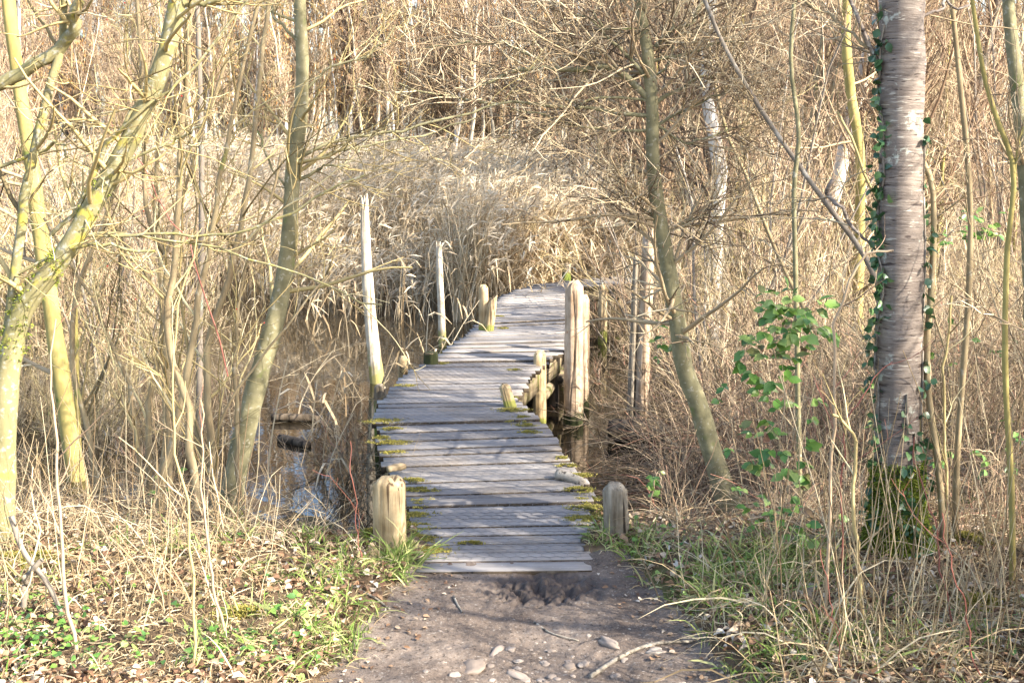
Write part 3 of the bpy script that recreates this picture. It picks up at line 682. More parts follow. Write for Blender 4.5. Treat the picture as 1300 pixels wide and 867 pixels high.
# A: lichened tree at the left edge
tA, PA, RA, _ = hand_tree('lichened_tree', 'thick yellow lichened tree leaning in from the left edge, closest to the camera', 'tree',
    [(2, 700), (4, 600), (8, 500), (16, 440), (30, 390), (80, 325), (115, 265), (145, 215), (178, 150), (205, 85), (222, 20), (232, -30)], 4.1, 30, 20, 'lichen_bark',
    [([(10, 470), (12, 400), (25, 300), (35, 235), (55, 130), (68, 60), (78, -20)], 15, 9),
     ([(-40, 112), (0, 108), (25, 98), (50, 82), (75, 52), (95, 15), (108, -20)], 18, 13),
     ([(0, 212), (50, 190), (90, 165), (118, 155)], 5, 3), ([(230, 40), (212, 75), (160, 145), (125, 175), (80, 220), (30, 280)], 4, 6),
     ([(315, 0), (262, 60), (215, 112), (180, 150), (120, 210)], 3, 5), ([(100, 300), (180, 298), (250, 290), (340, 262), (440, 208)], 4, 3),
     ([(95, 300), (150, 297), (210, 308), (300, 340), (380, 390), (432, 425)], 4, 2), ([(-20, 370), (60, 325), (115, 300), (180, 300)], 4, 4),
     ([(232, 5), (255, 0), (285, -15)], 7, 5), ([(150, 210), (215, 180), (262, 165)], 4, 2)], twig='yellow_twig', twigs=(60, 170), tl=(.42, .2), extend=1.5, K=34, sides=18)
moss_on(tA, PA, RA, 130, 8, 15, up=2.2, bl=.014)
moss_on(tA, PA, RA, 12, 17, 22, up=2.2, bl=.012)
# B: leaning tree left of the pool
tB, PB, RB, _ = hand_tree('leaning_tree', 'smooth olive tree curving up beside the left pool, tallest trunk between shrub and poles', 'tree',
    [(286, 668), (292, 640), (303, 580), (318, 520), (335, 455), (352, 395), (364, 330), (369, 270), (372, 215), (381, 150), (384, 80), (381, 20), (380, -40)], 5.75, 30, 13, 'green_bark',
    [([(372, 232), (400, 222), (425, 212), (440, 207)], 5, 2), ([(372, 205), (420, 180), (480, 168), (560, 155), (640, 140)], 5, 2.5), ([(371, 212), (420, 195), (470, 185), (530, 170), (600, 150)], 3.5, 2),
     ([(384, 120), (420, 80), (470, 70), (520, 40)], 3.5, 2), ([(384, 60), (350, 20), (330, -20)], 4, 3), ([(372, 250), (340, 200), (320, 150)], 3, 2)], twig='yellow_twig', twigs=(60, 160), tl=(.5, .25), extend=2.5, K=32, sides=16)
moss_on(tB, PB, RB, 70, 0, 3, bl=.02)
# D: alder centre right
alder_br = [([(826, 105), (800, 75), (770, 45), (745, 5)], 6, 2), ([(828, 130), (780, 86), (740, 82), (690, 80), (640, 82), (600, 90)], 9, 3.5),
     ([(690, 80), (660, 60), (640, 50), (600, 40), (555, 33)], 4, 1.8), ([(830, 148), (800, 145), (760, 138), (715, 132), (660, 126), (600, 122), (540, 110), (490, 92)], 6, 2),
     ([(829, 130), (795, 120), (750, 115), (715, 105)], 4, 2), ([(830, 165), (790, 168), (745, 170), (700, 168), (655, 162)], 4, 1.8),
     ([(832, 60), (850, 40), (885, 20), (905, -10)], 6, 4), ([(834, 160), (855, 150), (890, 140), (930, 120)], 4, 2), ([(828, 78), (870, 68), (900, 62), (940, 60)], 5, 2),
     ([(836, 160), (870, 180), (900, 182), (960, 178)], 3.5, 2), ([(836, 285), (820, 268), (800, 262), (770, 255)], 3, 1.5), ([(838, 300), (870, 280), (900, 265)], 3, 1.5),
     ([(829, 135), (850, 118), (880, 95), (905, 88)], 6, 2.5), ([(824, 40), (790, 30), (740, 20), (690, 0)], 4, 2), ([(826, 100), (850, 80), (870, 20), (880, -30)], 3.5, 2)]
tD, PD, RD, endD = hand_tree('alder_tree', 'slender olive alder with layered side branches, right of the boardwalk', 'tree',
    [(930, 655), (915, 610), (900, 560), (885, 510), (868, 465), (862, 420), (853, 370), (843, 310), (833, 250), (828, 190), (828, 130), (822, 70), (814, 10), (811, -40)], 5.8, 27, 12, 'green_bark', alder_br,
    twig='twig', twigs=(300, 1500), tl=(.6, .26), extend=3.0, K=34, sides=16, up=.03, tmin=.0027)
mb = MB(); e = endD[rng.random(len(endD)) < .35]; n = len(e)
d = np.array([0, 0, -1.])+.3*rng.normal(size=(n, 3)); P = np.stack([e, e+d*.006, e+d*.012], 1); tubes(mb, P, np.array([[.001, .0035, .001]])*np.ones((n, 1)), 5); tag(mb.build('cones', M['cone'], tD), kind='stuff')
# E: cherry
tE, PE, RE, _ = hand_tree('cherry_tree', 'big straight cherry trunk with banded purplish bark and a mossy foot', 'tree',
    [(1140, 705), (1139, 640), (1139, 560), (1140, 460), (1142, 360), (1143, 260), (1144, 160), (1145, 60), (1145, -40)], 5.05, 58, 53, 'cherry_bark',
    [([(1115, 82), (1108, 60), (1095, 35), (1075, 10), (1060, -15)], 6, 4), ([(1165, 24), (1200, 12), (1230, 0), (1260, -15)], 4, 3), ([(1118, 325), (1090, 290), (1050, 250), (1030, 215)], 3, 6)],
    twigs=(9, 30), tl=(.5, .25), extend=4, K=34, sides=40, rough=.05, flare=1.55, t0=.6)
moss_on(tE, PE, RE, 5600, 0, 7, bl=.016, up=0, tuft=6)
for (xs, xw, n_, lb) in ((-1, .35, 260, 'ivy with dark leaves climbing the shaded left side of the cherry trunk'), (1, .25, 110, 'ivy strand climbing the sunlit right side of the cherry trunk'), (.15, .15, 90, 'short pale ivy runner on the front of the cherry foot')):
    mb = MB(); k = np.linspace(1, {-1: 30, 1: 24, .15: 11}[xs], 40); ki = k.astype(int)
    th = (PI/2*(-1)+xs*1.3)+.22*np.sin(k*.9+xs)+.12*np.sin(k*2.3); 
    c = PE[ki]; S_ = c+np.stack([np.cos(th), np.sin(th), np.zeros(40)], -1)*(RE[ki]*1.06)[:, None]; tubes(mb, S_[None], np.full((1, 40), .004), 6)
    iv = empty('ivy', tE.location); tag(iv, lb, 'ivy'); mb.build('stem', M['grey_bark'], iv)
    j = np.clip((40*rng.random(n_*3)).astype(int), 0, 39); j = j[vn(j*.35+xs*7, 3.3) > -.12][:n_]; j = np.resize(j, n_); out = np.stack([np.cos(th), np.sin(th), np.zeros(40)], -1)[j]
    p = S_[j]+rng.normal(size=(n_, 3))*np.array([.012, .012, .05]); p = p+out*.006
    mb = MB(); leaves(mb, p, nrm(rng.normal(size=(n_, 3))*.8+np.array([0, 0, -.5])+out*.5), nrm(out+.5*rng.normal(size=(n_, 3))), .022+.022*rng.random(n_), .010+.010*rng.random(n_)); mb.build('leaves', M['ivy'], iv)

# slender stems and saplings
def stem(name, label, cat, pts, Y0, w0, w1, mat, tw=(14, 40), tl=(.35, .15), twig='twig', br=(), extend=None, flare=1.1, up=.4):
    return hand_tree(name, label, cat, pts, Y0, w0, w1, mat, br, twig=twig, K=24, sides=9, twigs=tw, tl=tl, t0=.15, extend=extend, flare=flare, up=up, tmin=.0017)
stem('sapling', 'tallest slender sapling just right of the cherry trunk, forking at a knee', 'sapling', [(1200, 705), (1192, 600), (1176, 470), (1184, 340), (1184, 240), (1165, 190), (1152, 130), (1142, 80), (1150, 20), (1155, -30)], 4.9, 9, 5, 'tan_bark', br=[([(1142, 78), (1110, 60), (1060, 20), (1000, -20)], 4, 3)])
stem('sapling', 'straight greyish sapling midway between cherry trunk and right edge', 'sapling', [(1212, 690), (1216, 560), (1226, 430), (1232, 300), (1228, 200), (1218, 100), (1208, 0), (1204, -40)], 5.3, 8, 6, 'tan_bark')
stem('sapling', 'bright ochre sapling nearest the right edge with a mossy foot', 'sapling', [(1286, 748), (1284, 620), (1276, 470), (1278, 330), (1287, 220), (1265, 150), (1250, 100), (1240, 40), (1230, -30)], 4.5, 8, 5, 'ochre_bark', br=[([(1287, 230), (1300, 180), (1330, 120)], 4, 3)])
stem('young_tree', 'yellow green young trunk left of the cherry, behind the brambles', 'tree', [(1090, 500), (1089, 400), (1091, 300), (1092, 200), (1080, 120), (1074, 50), (1078, -30)], 8.6, 14, 11, 'ochre_bark', tw=(40, 140), tl=(.8, .35), extend=3)
stem('sapling', 'thin green stem rising behind the leafy bramble', 'sapling', [(1016, 650), (1014, 560), (1012, 450), (1010, 350), (1008, 240), (1014, 170), (1004, 80), (1010, -20)], 5.6, 7, 5, 'green_bark', tw=(26, 70))
stem('sapling', 'long diagonal thin branchy stem slanting from top centre down to the cherry', 'sapling', [(1135, 420), (1100, 330), (1050, 260), (1000, 190), (960, 130), (920, 60), (890, -10)], 5.9, 7, 5, 'grey_bark', tw=(30, 80))
stem('sapling', 'gently curved pale stem crossing behind the alder top', 'sapling', [(1075, 500), (1040, 430), (990, 330), (950, 230), (920, 160), (900, 60), (896, -20)], 7.2, 5, 4, 'tan_bark', tw=(30, 90))
stem('mossy_tree', 'dark mossy trunk in the top right corner', 'tree', [(1310, 420), (1306, 300), (1300, 200), (1292, 120), (1284, 50), (1278, -30)], 6.2, 20, 14, 'green_bark', tw=(26, 80), extend=2)
stem('young_tree', 'ochre barked straight trunk at far left behind the lichened tree', 'tree', [(98, 612), (90, 560), (76, 470), (62, 370), (50, 290), (40, 210), (24, 110), (10, 0), (5, -40)], 7.6, 24, 14, 'ochre_bark', tw=(50, 170), tl=(.7, .3), extend=2.5)
stem('sapling', 'mossy dark pole like stem behind the left shrub', 'sapling', [(252, 560), (254, 400), (256, 250), (254, 120), (250, 0), (248, -40)], 8.4, 8, 6, 'dark_bark', tw=(30, 90))
stem('sapling', 'short broken green stick with mossy top left of the big shrub', 'sapling', [(102, 600), (98, 520), (97, 450), (95, 385)], 6.6, 7, 6, 'ochre_bark', tw=(6, 14))
stem('sapling', 'thin forked stick at the lower left corner', 'sapling', [(84, 792), (60, 740), (30, 700), (14, 655)], 4.1, 6, 8, 'grey_bark', tw=(4, 10), br=[([(30, 770), (28, 740), (26, 700)], 8, 7)])
stem('cane', 'long dark red cane arching over the left shrub', 'cane', [(285, 480), (270, 420), (245, 340), (215, 290), (190, 250), (130, 170), (128, 160)], 5.0, 3.2, 2, 'green_bark', tw=(3, 6)) if False else None
def cane(label, pts, Y0, w0, w1, mat='tan', n=5, col='bramble', cat='cane'):
    yh = ground_hit(*pts[0]) if 480 < pts[0][1] < 870 else None
    if yh is not None and abs(yh-Y0) < 1.5: Y0 = yh
    P = pixpath(pts, Y0, 18); P += .010*np.cumsum(rng.normal(size=P.shape), 0)*.6; b = P[0].copy(); P -= b
    root = empty('cane', b); tag(root, label, cat); R = np.linspace(px2r(w0, Y0), px2r(w1, Y0), 18)
    mb = MB(); tubes(mb, P[None], R[None], 6); mb.build('stalk', M[col], root)
    if n:
        mb = MB(); P1, R1 = children(P[None], R[None], n, .2, 1, .25, .5, 25, 60, .3, .2, 6, .6, .0013); tubes(mb, P1, R1, 4); P2, R2 = children(P1, R1, n*2, .3, 1, .1, .5, 25, 60, .3, .2, 4, .7, .0011); tubes(mb, P2, R2, 3); mb.build('side_shoots', M[col], root)
cane('long dark red cane slanting through the left shrub', [(285, 480), (262, 410), (232, 320), (205, 285), (170, 225), (130, 165)], 4.9, 2.11, 1.32, col='red_cane', n=2)
cane('red shoot standing in front of the cherry foot', [(1210, 800), (1190, 700), (1172, 620), (1163, 560)], 4.3, 2.48, 1.38, col='red_cane', n=1)
cane('red stalk rising right of the leafy bramble to a fork', [(1078, 780), (1076, 640), (1078, 560), (1108, 510), (1150, 460)], 4.4, 2.48, 1.38, col='red_cane', n=3)
cane('orange brown forked cane at the centre of the right verge', [(1092, 806), (1086, 700), (1082, 620), (1079, 545), (1060, 520)], 4.1, 5.5, 4, col='yellow_twig', n=4)
cane('crimson shoot arching at the bottom right', [(1250, 867), (1235, 800), (1210, 740), (1196, 665)], 3.9, 2.48, 1.38, col='red_cane', n=1)
cane('thin red shoot left of the orange cane at the bottom', [(1078, 860), (1068, 810), (1058, 750), (1052, 690)], 4.0, 1.86, 1.10, col='red_cane', n=1)
cane('tall tan stalk left of the cherry reaching the branch crossing', [(1048, 790), (1050, 640), (1052, 520), (1062, 400), (1090, 330), (1130, 320)], 4.6, 4.5, 3, n=5)
cane('pale stalk right of the cherry foot', [(1196, 700), (1210, 600), (1214, 480), (1222, 380)], 4.9, 4, 3, n=4, col='yellow_twig')
cane('whippy tan cane leaning across the cherry trunk', [(1170, 560), (1155, 430), (1128, 300), (1100, 230), (1064, 150)], 4.8, 5, 3, n=5, col='yellow_twig')
cane('reddish stalk bent forward at lower left', [(100, 826), (85, 740), (72, 650), (62, 560), (58, 480), (70, 400)], 3.9, 6, 2, col='bramble', n=4)
cane('brown leaning stalk in the grass left of the post', [(285, 805), (275, 745), (265, 690), (257, 600), (262, 500)], 4.2, 4.5, 2, col='bramble', n=4)
cane('grey green stem standing in the left grass', [(245, 850), (240, 740), (232, 650), (215, 560), (210, 470), (220, 380), (240, 300)], 4.3, 4.5, 2, col='yellow_twig', n=4)
cane('thin dark stalk left of the stout post', [(462, 720), (457, 640), (455, 560)], 4.9, 1.86, 1.10, col='red_cane', n=2)
# hand placed multi-stem shrub on the left
def multistem(name, label, cat, stems_, Y0, mat, twig, tw, tl, base=None):
    yh = ground_hit(*stems_[0][0][0]); Y0 = yh if yh is not None else Y0
    root = None; Ps, Rs = [], []
    for k, (pts, w0, w1) in enumerate(stems_):
        P = pixpath(pts, Y0+.35*rng.normal(), 22); P += .008*np.cumsum(rng.normal(size=P.shape), 0)
        if root is None: b = P[0].copy(); root = empty(name, b); tag(root, label, cat)
        P = P-b; R = .82*np.linspace(px2r(w0, Y0), px2r(w1, Y0), 22)*(1+.06*vn(np.arange(22)*.9+k, .2)*2)
        mb = MB(); tubes(mb, P[None], R[None], 9, False, .1); mb.build('stem', M[mat], root); Ps.append(P); Rs.append(R)
    Ps, Rs = np.array(Ps), np.array(Rs); mb = MB()
    P1, R1 = children(Ps, Rs, tw[0], .2, 1, tl[0], .5, 20, 60, .3, .22, 8, .45, .0026); tubes(mb, P1, R1, 4)
    P2, R2 = children(P1, R1, tw[1], .2, 1, tl[1], .5, 25, 65, .2, .25, 5, .6, .002); tubes(mb, P2, R2, 3)
    P3, R3 = children(P2, R2, tw[2], .2, 1, tl[1]*.5, .5, 25, 65, .2, .25, 4, .6, .0017); tubes(mb, P3, R3, 3)
    mb.build('twigs', M[twig], root); return root, P3
sh, P3 = multistem('hazel_shrub', 'many stemmed tan shrub fanning up left of the leaning tree', 'shrub', [
    ([(186, 650), (188, 560), (205, 440), (215, 340), (195, 250), (190, 120), (185, -30)], 11, 6), ([(206, 650), (220, 540), (245, 420), (266, 300), (300, 160), (345, -30)], 12, 5),
    ([(198, 650), (203, 520), (195, 380), (188, 230), (200, 90), (210, -30)], 9, 5), ([(252, 645), (243, 540), (222, 420), (240, 300), (252, 130), (258, -30)], 12, 6),
    ([(268, 645), (262, 540), (255, 450), (290, 340), (315, 230), (335, 80), (350, -30)], 13, 6), ([(240, 645), (260, 560), (232, 480), (218, 400), (150, 300), (100, 200)], 10, 4),
    ([(135, 650), (118, 560), (100, 470), (100, 380), (130, 300), (160, 180), (200, 60)], 10, 5), ([(300, 640), (305, 560), (308, 480), (305, 420), (320, 330), (360, 200)], 8, 4),
    ([(275, 650), (272, 600), (268, 560), (300, 500), (420, 350)], 8, 3), ([(220, 650), (215, 560), (212, 480), (205, 360), (230, 260), (300, 60)], 9, 4), ([(178, 650), (180, 560), (160, 470), (120, 380), (60, 280)], 9, 4)],
    5.95, 'tan_bark', 'yellow_twig', (100, 420, 800), (.75, .3))
# rose hips on the shrub
mb = MB(); e = P3[rng.integers(0, len(P3), 26), -1]
for p in e: tubes(mb, np.array([p, p+[0, 0, -.004], p+[0, 0, -.008]])[None], np.array([[.001, .004, .001]]), 6)
tag(mb.build('berries', M['berry'], sh), 'bright red berries on thin twigs')

# ------------------------------------------------------------------ generic bare trees and shrubs (variants, then copies)
SRC = {}
def make_tree(key, seed, h, r0, barkm, twigm, nb, nt_, catk=0, lean=.03, lo=.12, spread=(22, 58), bl=1.6, rt=.006, name='bare_tree', fork=0):
    r = np.random.default_rng(seed); K = 16
    z = np.linspace(0, 1, K); w = np.cumsum(r.normal(size=(K, 2)), 0)*.035*h/K*2.2
    P = np.stack([w[:, 0]+lean*h*z*r.normal(), w[:, 1]+lean*h*z*r.normal(), z*h], -1); P -= P[0]; R = r0*(1-.75*z)*(1+.25*np.exp(-z*25))
    root = empty(name); mb = MB(); tubes(mb, P[None], R[None], 10, False, .1)
    Pm, Rm = P[None], R[None]
    if fork:
        F1, FR = children(P[None], R[None], fork, .05, .45, h*.75, .25, 8, 24, .5, .08, K, .75, .02, Lt=.3, r=r); tubes(mb, F1, FR, 7); Pm = np.concatenate([Pm, F1]); Rm = np.concatenate([Rm, FR])
    tr = mb.build('trunk', M[barkm], root)
    mb = MB(); B, BR = children(Pm, Rm, nb, lo, 1, bl, .45, *spread, .85, .11, 8, .45, rt*1.7, r=r); tubes(mb, B, BR, 4)
    C_, CR = children(B, BR, nb*6, .15, 1, bl*.42, .5, 25, 60, .3, .2, 5, .6, rt*1.1, r=r); tubes(mb, C_, CR, 3)
    D, DR = children(C_, CR, nt_, .15, 1, bl*.22, .5, 25, 65, .2, .22, 4, .65, rt*.8, r=r); tubes(mb, D, DR, 3)
    cr = mb.build('crown', M[twigm], root); kids = [tr, cr]
    if catk:
        mb = MB(); e = D[r.integers(0, len(D), catk), -1]; L = (.05+.05*r.random(catk))[:, None]
        dd = np.array([0, 0, -1.])+.12*r.normal(size=(catk, 3)); PP = np.stack([e, e+dd*L*.15, e+dd*L*.8, e+dd*L], 1); tubes(mb, PP, np.array([[.003, .013, .013, .004]])*np.ones((catk, 1)), 4)
        c_ = mb.build('catkins', M['catkin'], root); tag(c_, kind='stuff'); kids.append(c_)
    SRC[key] = [root, kids, 0]; return root
def make_shrub(key, seed, n, h, barkm, twigm, nb, nt_, r0=.012, spread=(8, 38), name='bare_shrub', rt=.0028, up=.5):
    r = np.random.default_rng(seed); K = 10
    base = np.zeros((1, K, 3)); a = r.random(n)*2*PI; tilt = np.radians(spread[0]+(spread[1]-spread[0])*r.random(n))
    d = np.stack([np.sin(tilt)*np.cos(a), np.sin(tilt)*np.sin(a), np.cos(tilt)], -1); p = np.stack([.13*r.normal(size=n), .13*r.normal(size=n), np.full(n, -.1)], -1)
    out = [p]; L = h*(.55+.5*r.random(n))/(K-1)
    for k in range(K-1):
        d = nrm(d+.09*r.normal(size=(n, 3))+np.array([0, 0, up*.05])); out.append(out[-1]+d*L[:, None])
    S = np.stack(out, 1); SR = (r0*(.5+.8*r.random(n)))[:, None]*np.linspace(1, .35, K)[None]
    root = empty(name); mb = MB(); tubes(mb, S, SR, 6, False, .08); st = mb.build('stems', M[barkm], root)
    mb = MB(); B, BR = children(S, SR, nb, .15, 1, h*.3, .5, 20, 60, .35, .2, 6, .5, rt*1.2, r=r); tubes(mb, B, BR, 4)
    D, DR = children(B, BR, nt_, .15, 1, h*.12, .5, 25, 65, .2, .22, 4, .6, rt*.8, r=r); tubes(mb, D, DR, 3)
    tw = mb.build('twigs', M[twigm], root); SRC[key] = [root, [st, tw], 0]
def place(key, x, y, rz, s, label, cat, group=None, z=None, tilt=(0, 0)):
    s_ = SRC[key]; root, kids = s_[0], s_[1]; zz = max(H1(x, y), WZ-.25)-.05 if z is None else z
    if s_[2] == 0: o = root; o.location = (x, y, zz); o.rotation_euler = (tilt[0], tilt[1], rz); o.scale = (s, s, s)
    else: o = copy_thing(root, kids, (x, y, zz), rz, s, tilt)
    s_[2] += 1; tag(o, label, cat, group); return o
r = np.random.default_rng(77)
make_tree('alderA', 1, 9.5, .085, 'tan_bark', 'pink_twig', 70, 2600, 700, rt=.006, bl=1.7)
make_tree('alderB', 2, 8.5, .07, 'tan_bark', 'pink_twig', 80, 2800, 800, rt=.006, bl=1.5, fork=3)
make_tree('birchA', 3, 11, .10, 'birch_bark', 'brown_twig', 60, 2400, rt=.0058, bl=1.6, lean=.06)
make_tree('birchB', 4, 10, .075, 'birch_bark', 'pink_twig', 60, 2400, rt=.0058, bl=1.4, lean=.07)
make_tree('youngA', 5, 8, .05, 'ochre_bark', 'twig', 80, 2600, rt=.0058, bl=1.3)
make_tree('youngB', 6, 7.5, .045, 'tan_bark', 'pink_twig', 90, 2800, rt=.0058, bl=1.2, fork=4)
make_tree('greyA', 7, 10, .12, 'grey_bark', 'brown_twig', 80, 2600, rt=.006, bl=2.0, lean=.05)
make_tree('greyB', 8, 9, .09, 'dark_bark', 'brown_twig', 80, 2600, rt=.006, bl=1.8, lean=.08)
make_tree('poleA', 9, 8, .052, 'pale_bark', 'pink_twig', 40, 1400, rt=.0065, bl=.9, lo=.35, spread=(20, 45))
make_tree('poleB', 10, 7, .045, 'birch_bark', 'twig', 36, 1200, 160, rt=.0065, bl=.8, lo=.35, spread=(20, 45))
kinds = {'poleA': ('pole_tree', 'straight thin pale tan tree'), 'poleB': ('pole_tree', 'straight thin whitish stemmed tree'),'alderA': ('catkin_tree', 'young bare tree hung with orange catkins'), 'alderB': ('catkin_tree', 'forked bare tree dotted with orange catkins'), 'birchA': ('birch_tree', 'tall pale barked birch'),
         'birchB': ('birch_tree', 'thin pale barked birch'), 'youngA': ('young_tree', 'slim ochre trunked young tree'), 'youngB': ('young_tree', 'thin tan tree forked low down'),
         'greyA': ('bare_tree', 'thick grey trunked bare tree'), 'greyB': ('bare_tree', 'dark trunked bare tree')}
for k, (nm, _) in kinds.items(): SRC[k][0].name = nm
def wood(n, yr, pxr, where, weights, sr=(.8, 1.15), mind=.55, zone=None):
    pts = []; ks = list(weights); w = np.array([weights[k] for k in ks], float); w /= w.sum(); tries = 0
    while len(pts) < n and tries < 6000:
        tries += 1
        y = yr[0]+(yr[1]-yr[0])*r.random(); px = pxr[0]+(pxr[1]-pxr[0])*r.random(); x = (px-650)/F*y
        if any((x-a)**2+(y-b)**2 < mind**2 for a, b in pts): continue
        if zone and not zone(px, y): continue
        pts.append((x, y)); k = ks[r.choice(len(ks), p=w)]
        lab = kinds[k][1]+' '+where
        place(k, x, y, r.random()*6.28, sr[0]+(sr[1]-sr[0])*r.random(), lab, 'tree', lab.replace('tree', 'trees', 1) if 'tree' in lab else lab, tilt=(.05*r.normal(), .05*r.normal()))
wood(42, (29, 36), (-120, 640), 'behind the left half of the reeds', dict(alderA=3, alderB=3, birchA=2.2, birchB=2.2, youngA=1.5, youngB=3, poleA=3), (.56, .76))
wood(36, (28.5, 36), (560, 960), 'behind the right half of the reeds', dict(alderA=1.5, alderB=1.5, birchB=.8, youngA=2, youngB=4, greyB=1, greyA=.5, poleA=3), (.58, .8))
wood(46, (36, 50), (-150, 1400), 'deep in the far wood beyond the reeds', dict(alderA=2, alderB=2, birchA=1.5, birchB=1.5, youngB=2, greyA=1, greyB=1), (.75, 1.05))
wood(74, (25.5, 31), (200, 860), 'rising straight from the back of the reeds', dict(poleA=4, poleB=3), (.62, .9), mind=.35)
wood(26, (17.5, 28), (800, 1400), 'in the right wood beyond the alder', dict(youngA=2, youngB=3, birchB=1, greyA=1, greyB=2), (.55, .95))
wood(9, (11.5, 17), (900, 1380), 'close behind the bramble thicket on the right', dict(youngA=2, youngB=2, greyB=1), (.5, .8), mind=1.0, zone=lambda p, y: p > 900 or y > 16)
wood(9, (18, 28), (-150, 330), 'on the far left bank among the reeds', dict(youngA=1, youngB=3, alderB=2, birchB=1), (.5, .7))
wood(4, (10.5, 15), (-80, 200), 'standing in the pond behind the left shrub', dict(youngA=1, youngB=2), (.45, .7), mind=1.2)
# particular trunks that stand out in the middle distance
for key, px, y, s, lab, t in (('birchA', 905, 13.5, .95, 'pale blotched birch trunk leaning left, directly right of the alder', (0, -.13)), ('greyB', 815, 20, .9, 'dark leaning trunk left of the alder behind the reeds edge', (0, -.12)),
                              ('greyB', 862, 17, .8, 'dark bluish trunk just right of the alder stem', (0, -.10)), ('birchB', 1036, 14.5, 1.25, 'pale birch trunk between alder and cherry', (0, 0)),
                              ('birchA', 446, 30, 1.1, 'big white birch trunk at the top left of the reeds', (0, -.08)), ('birchB', 428, 31, 1.3, 'slim white birch left of the big white birch', (0, -.03)),
                              ('birchB', 575, 28.2, .8, 'single pale leaning trunk above the middle of the reeds', (0, -.05)), ('greyA', 925, 15.5, .7, 'grey trunk low behind the alder foot', (0, -.1))):
    place(key, (px-650)/F*y, y, r.random()*6, s, lab, 'tree', tilt=t)
# shrubs
make_shrub('shA', 21, 16, 2.6, 'tan_bark', 'yellow_twig', 130, 900)
make_shrub('shB', 22, 22, 2.0, 'tan_bark', 'twig', 150, 1100, r0=.009, spread=(10, 55))
make_shrub('shC', 23, 12, 3.4, 'grey_bark', 'pink_twig', 120, 900, r0=.016, spread=(4, 25))
make_shrub('shD', 24, 26, 1.3, 'tan_bark', 'bramble', 150, 900, r0=.006, spread=(15, 75), up=-.3)
sk = {'shA': 'many stemmed tan shrub with yellowish twigs', 'shB': 'low spreading straw coloured shrub', 'shC': 'upright greyish shrub with pinkish twigs', 'shD': 'low tangled brownish shrub'}
def shrubs(n, yr, pxr, where, weights, sr=(.7, 1.2), mind=.5, zone=None, wd=-9):
    pts = []; ks = list(weights); w = np.array([weights[k] for k in ks], float); w /= w.sum(); tries = 0
    while len(pts) < n and tries < 6000:
        tries += 1
        y = yr[0]+(yr[1]-yr[0])*r.random(); px = pxr[0]+(pxr[1]-pxr[0])*r.random(); x = (px-650)/F*y
        if any((x-a)**2+(y-b)**2 < mind**2 for a, b in pts): continue
        if zone and not zone(px, y): continue
        pts.append((x, y)); k = ks[r.choice(len(ks), p=w)]; lab = sk[k]+' '+where
        place(k, x, y, r.random()*6.28, sr[0]+(sr[1]-sr[0])*r.random(), lab, 'shrub', lab.replace('shrub', 'shrubs', 1), tilt=(.06*r.normal(), .06*r.normal()))
shrubs(6, (9.5, 15.5), (-120, 220), 'in the water behind the left shrub', dict(shA=2, shB=2, shC=2, shD=1), (.7, 1.15), .7)
shrubs(6, (7.6, 9.6), (-80, 250), 'on the left bank around the big shrub', dict(shA=2, shB=1, shD=1.5), (.5, .85), .45)
shrubs(1, (7.2, 7.6), (425, 462), 'between the leaning tree and the deck', dict(shD=1), (.55, .75), .25)
shrubs(22, (8, 14), (850, 1380), 'in the thicket right of the alder', dict(shA=2, shB=3, shC=2, shD=2), (.6, 1.1), .6, zone=lambda p, y: p > 830+(14-y)*18)
shrubs(9, (5.9, 8), (1000, 1380), 'behind the cherry tree', dict(shA=1, shB=2, shD=3), (.5, .85), .4)
shrubs(6, (9.5, 13.2), (765, 850), 'in the water around the tall rotten pole', dict(shD=2, shC=1), (.5, .8), .4)
shrubs(14, (16.5, 22), (740, 1100), 'at the right end of the reed bed', dict(shB=2, shC=2, shA=1), (.8, 1.2), .8)
# trees and shrubs just outside the frame on the sunny side, they streak the deck with shade
for key, x, y, s, lab in (('greyA', 3.4, 2.6, .75, 'bare grey tree outside the right edge, nearest the path'), ('youngB', 4.6, 3.9, .8, 'low forked tree outside the right edge'), ('alderB', 6.3, 1.2, .8, 'catkin tree outside the right edge'),
                          ('youngA', 7.0, 4.4, .9, 'ochre trunked tree outside the right edge'), ('greyB', 9.5, 2.5, 1., 'dark trunked tree well outside the right edge'), ('birchB', 5.2, -.8, .9, 'pale birch behind the camera to the right')):
    place(key, x, y, r.random()*6, s, lab, 'tree')
for key, x, y, s, lab in (('shB', 1.95, 2.75, .75, 'spreading straw coloured shrub outside the right edge beside the path'), ('shA', 2.3, 2.1, .8, 'tan shrub behind the camera right of the path'), ('shC', 2.0, 1.2, .8, 'greyish shrub behind the camera right of the path'), ('shA', 2.6, 3.1, .8, 'tan shrub just outside the right edge'), ('shC', 3.3, 1.5, .9, 'upright shrub outside the lower right corner')):
    place(key, x, y, r.random()*6, s, lab, 'shrub')

# far wood closing the view: one uncountable mass
mb = MB(); n = 420; y = 50+28*r.random(n); x = (r.random(n)-.5)*y*1.15; h = 8+4*r.random(n); kk = np.linspace(0, 1, 6)
P = np.stack([x[:, None]+r.normal(size=(n, 1))*.5*kk, y[:, None]+0*kk, .3+h[:, None]*kk], -1)+.12*r.normal(size=(n, 6, 3))*np.array([1, 1, 0]); R = (.05+.07*r.random(n))[:, None]*(1-.75*kk)[None]
tubes(mb, P, R, 5); B, BR = children(P, R, 4200, .08, 1, 2.0, .5, 30, 70, .4, .2, 5, .4, .02, r=r); tubes(mb, B, BR, 3)
C_, CR = children(B, BR, 7000, .1, 1, .8, .5, 25, 65, .3, .2, 4, .6, .014, r=r); tubes(mb, C_, CR, 3)
tag(mb.build('far_wood', M['pink_twig']), 'dense mass of bare trunks and twigs closing the view behind the wood', 'wood', kind='stuff')

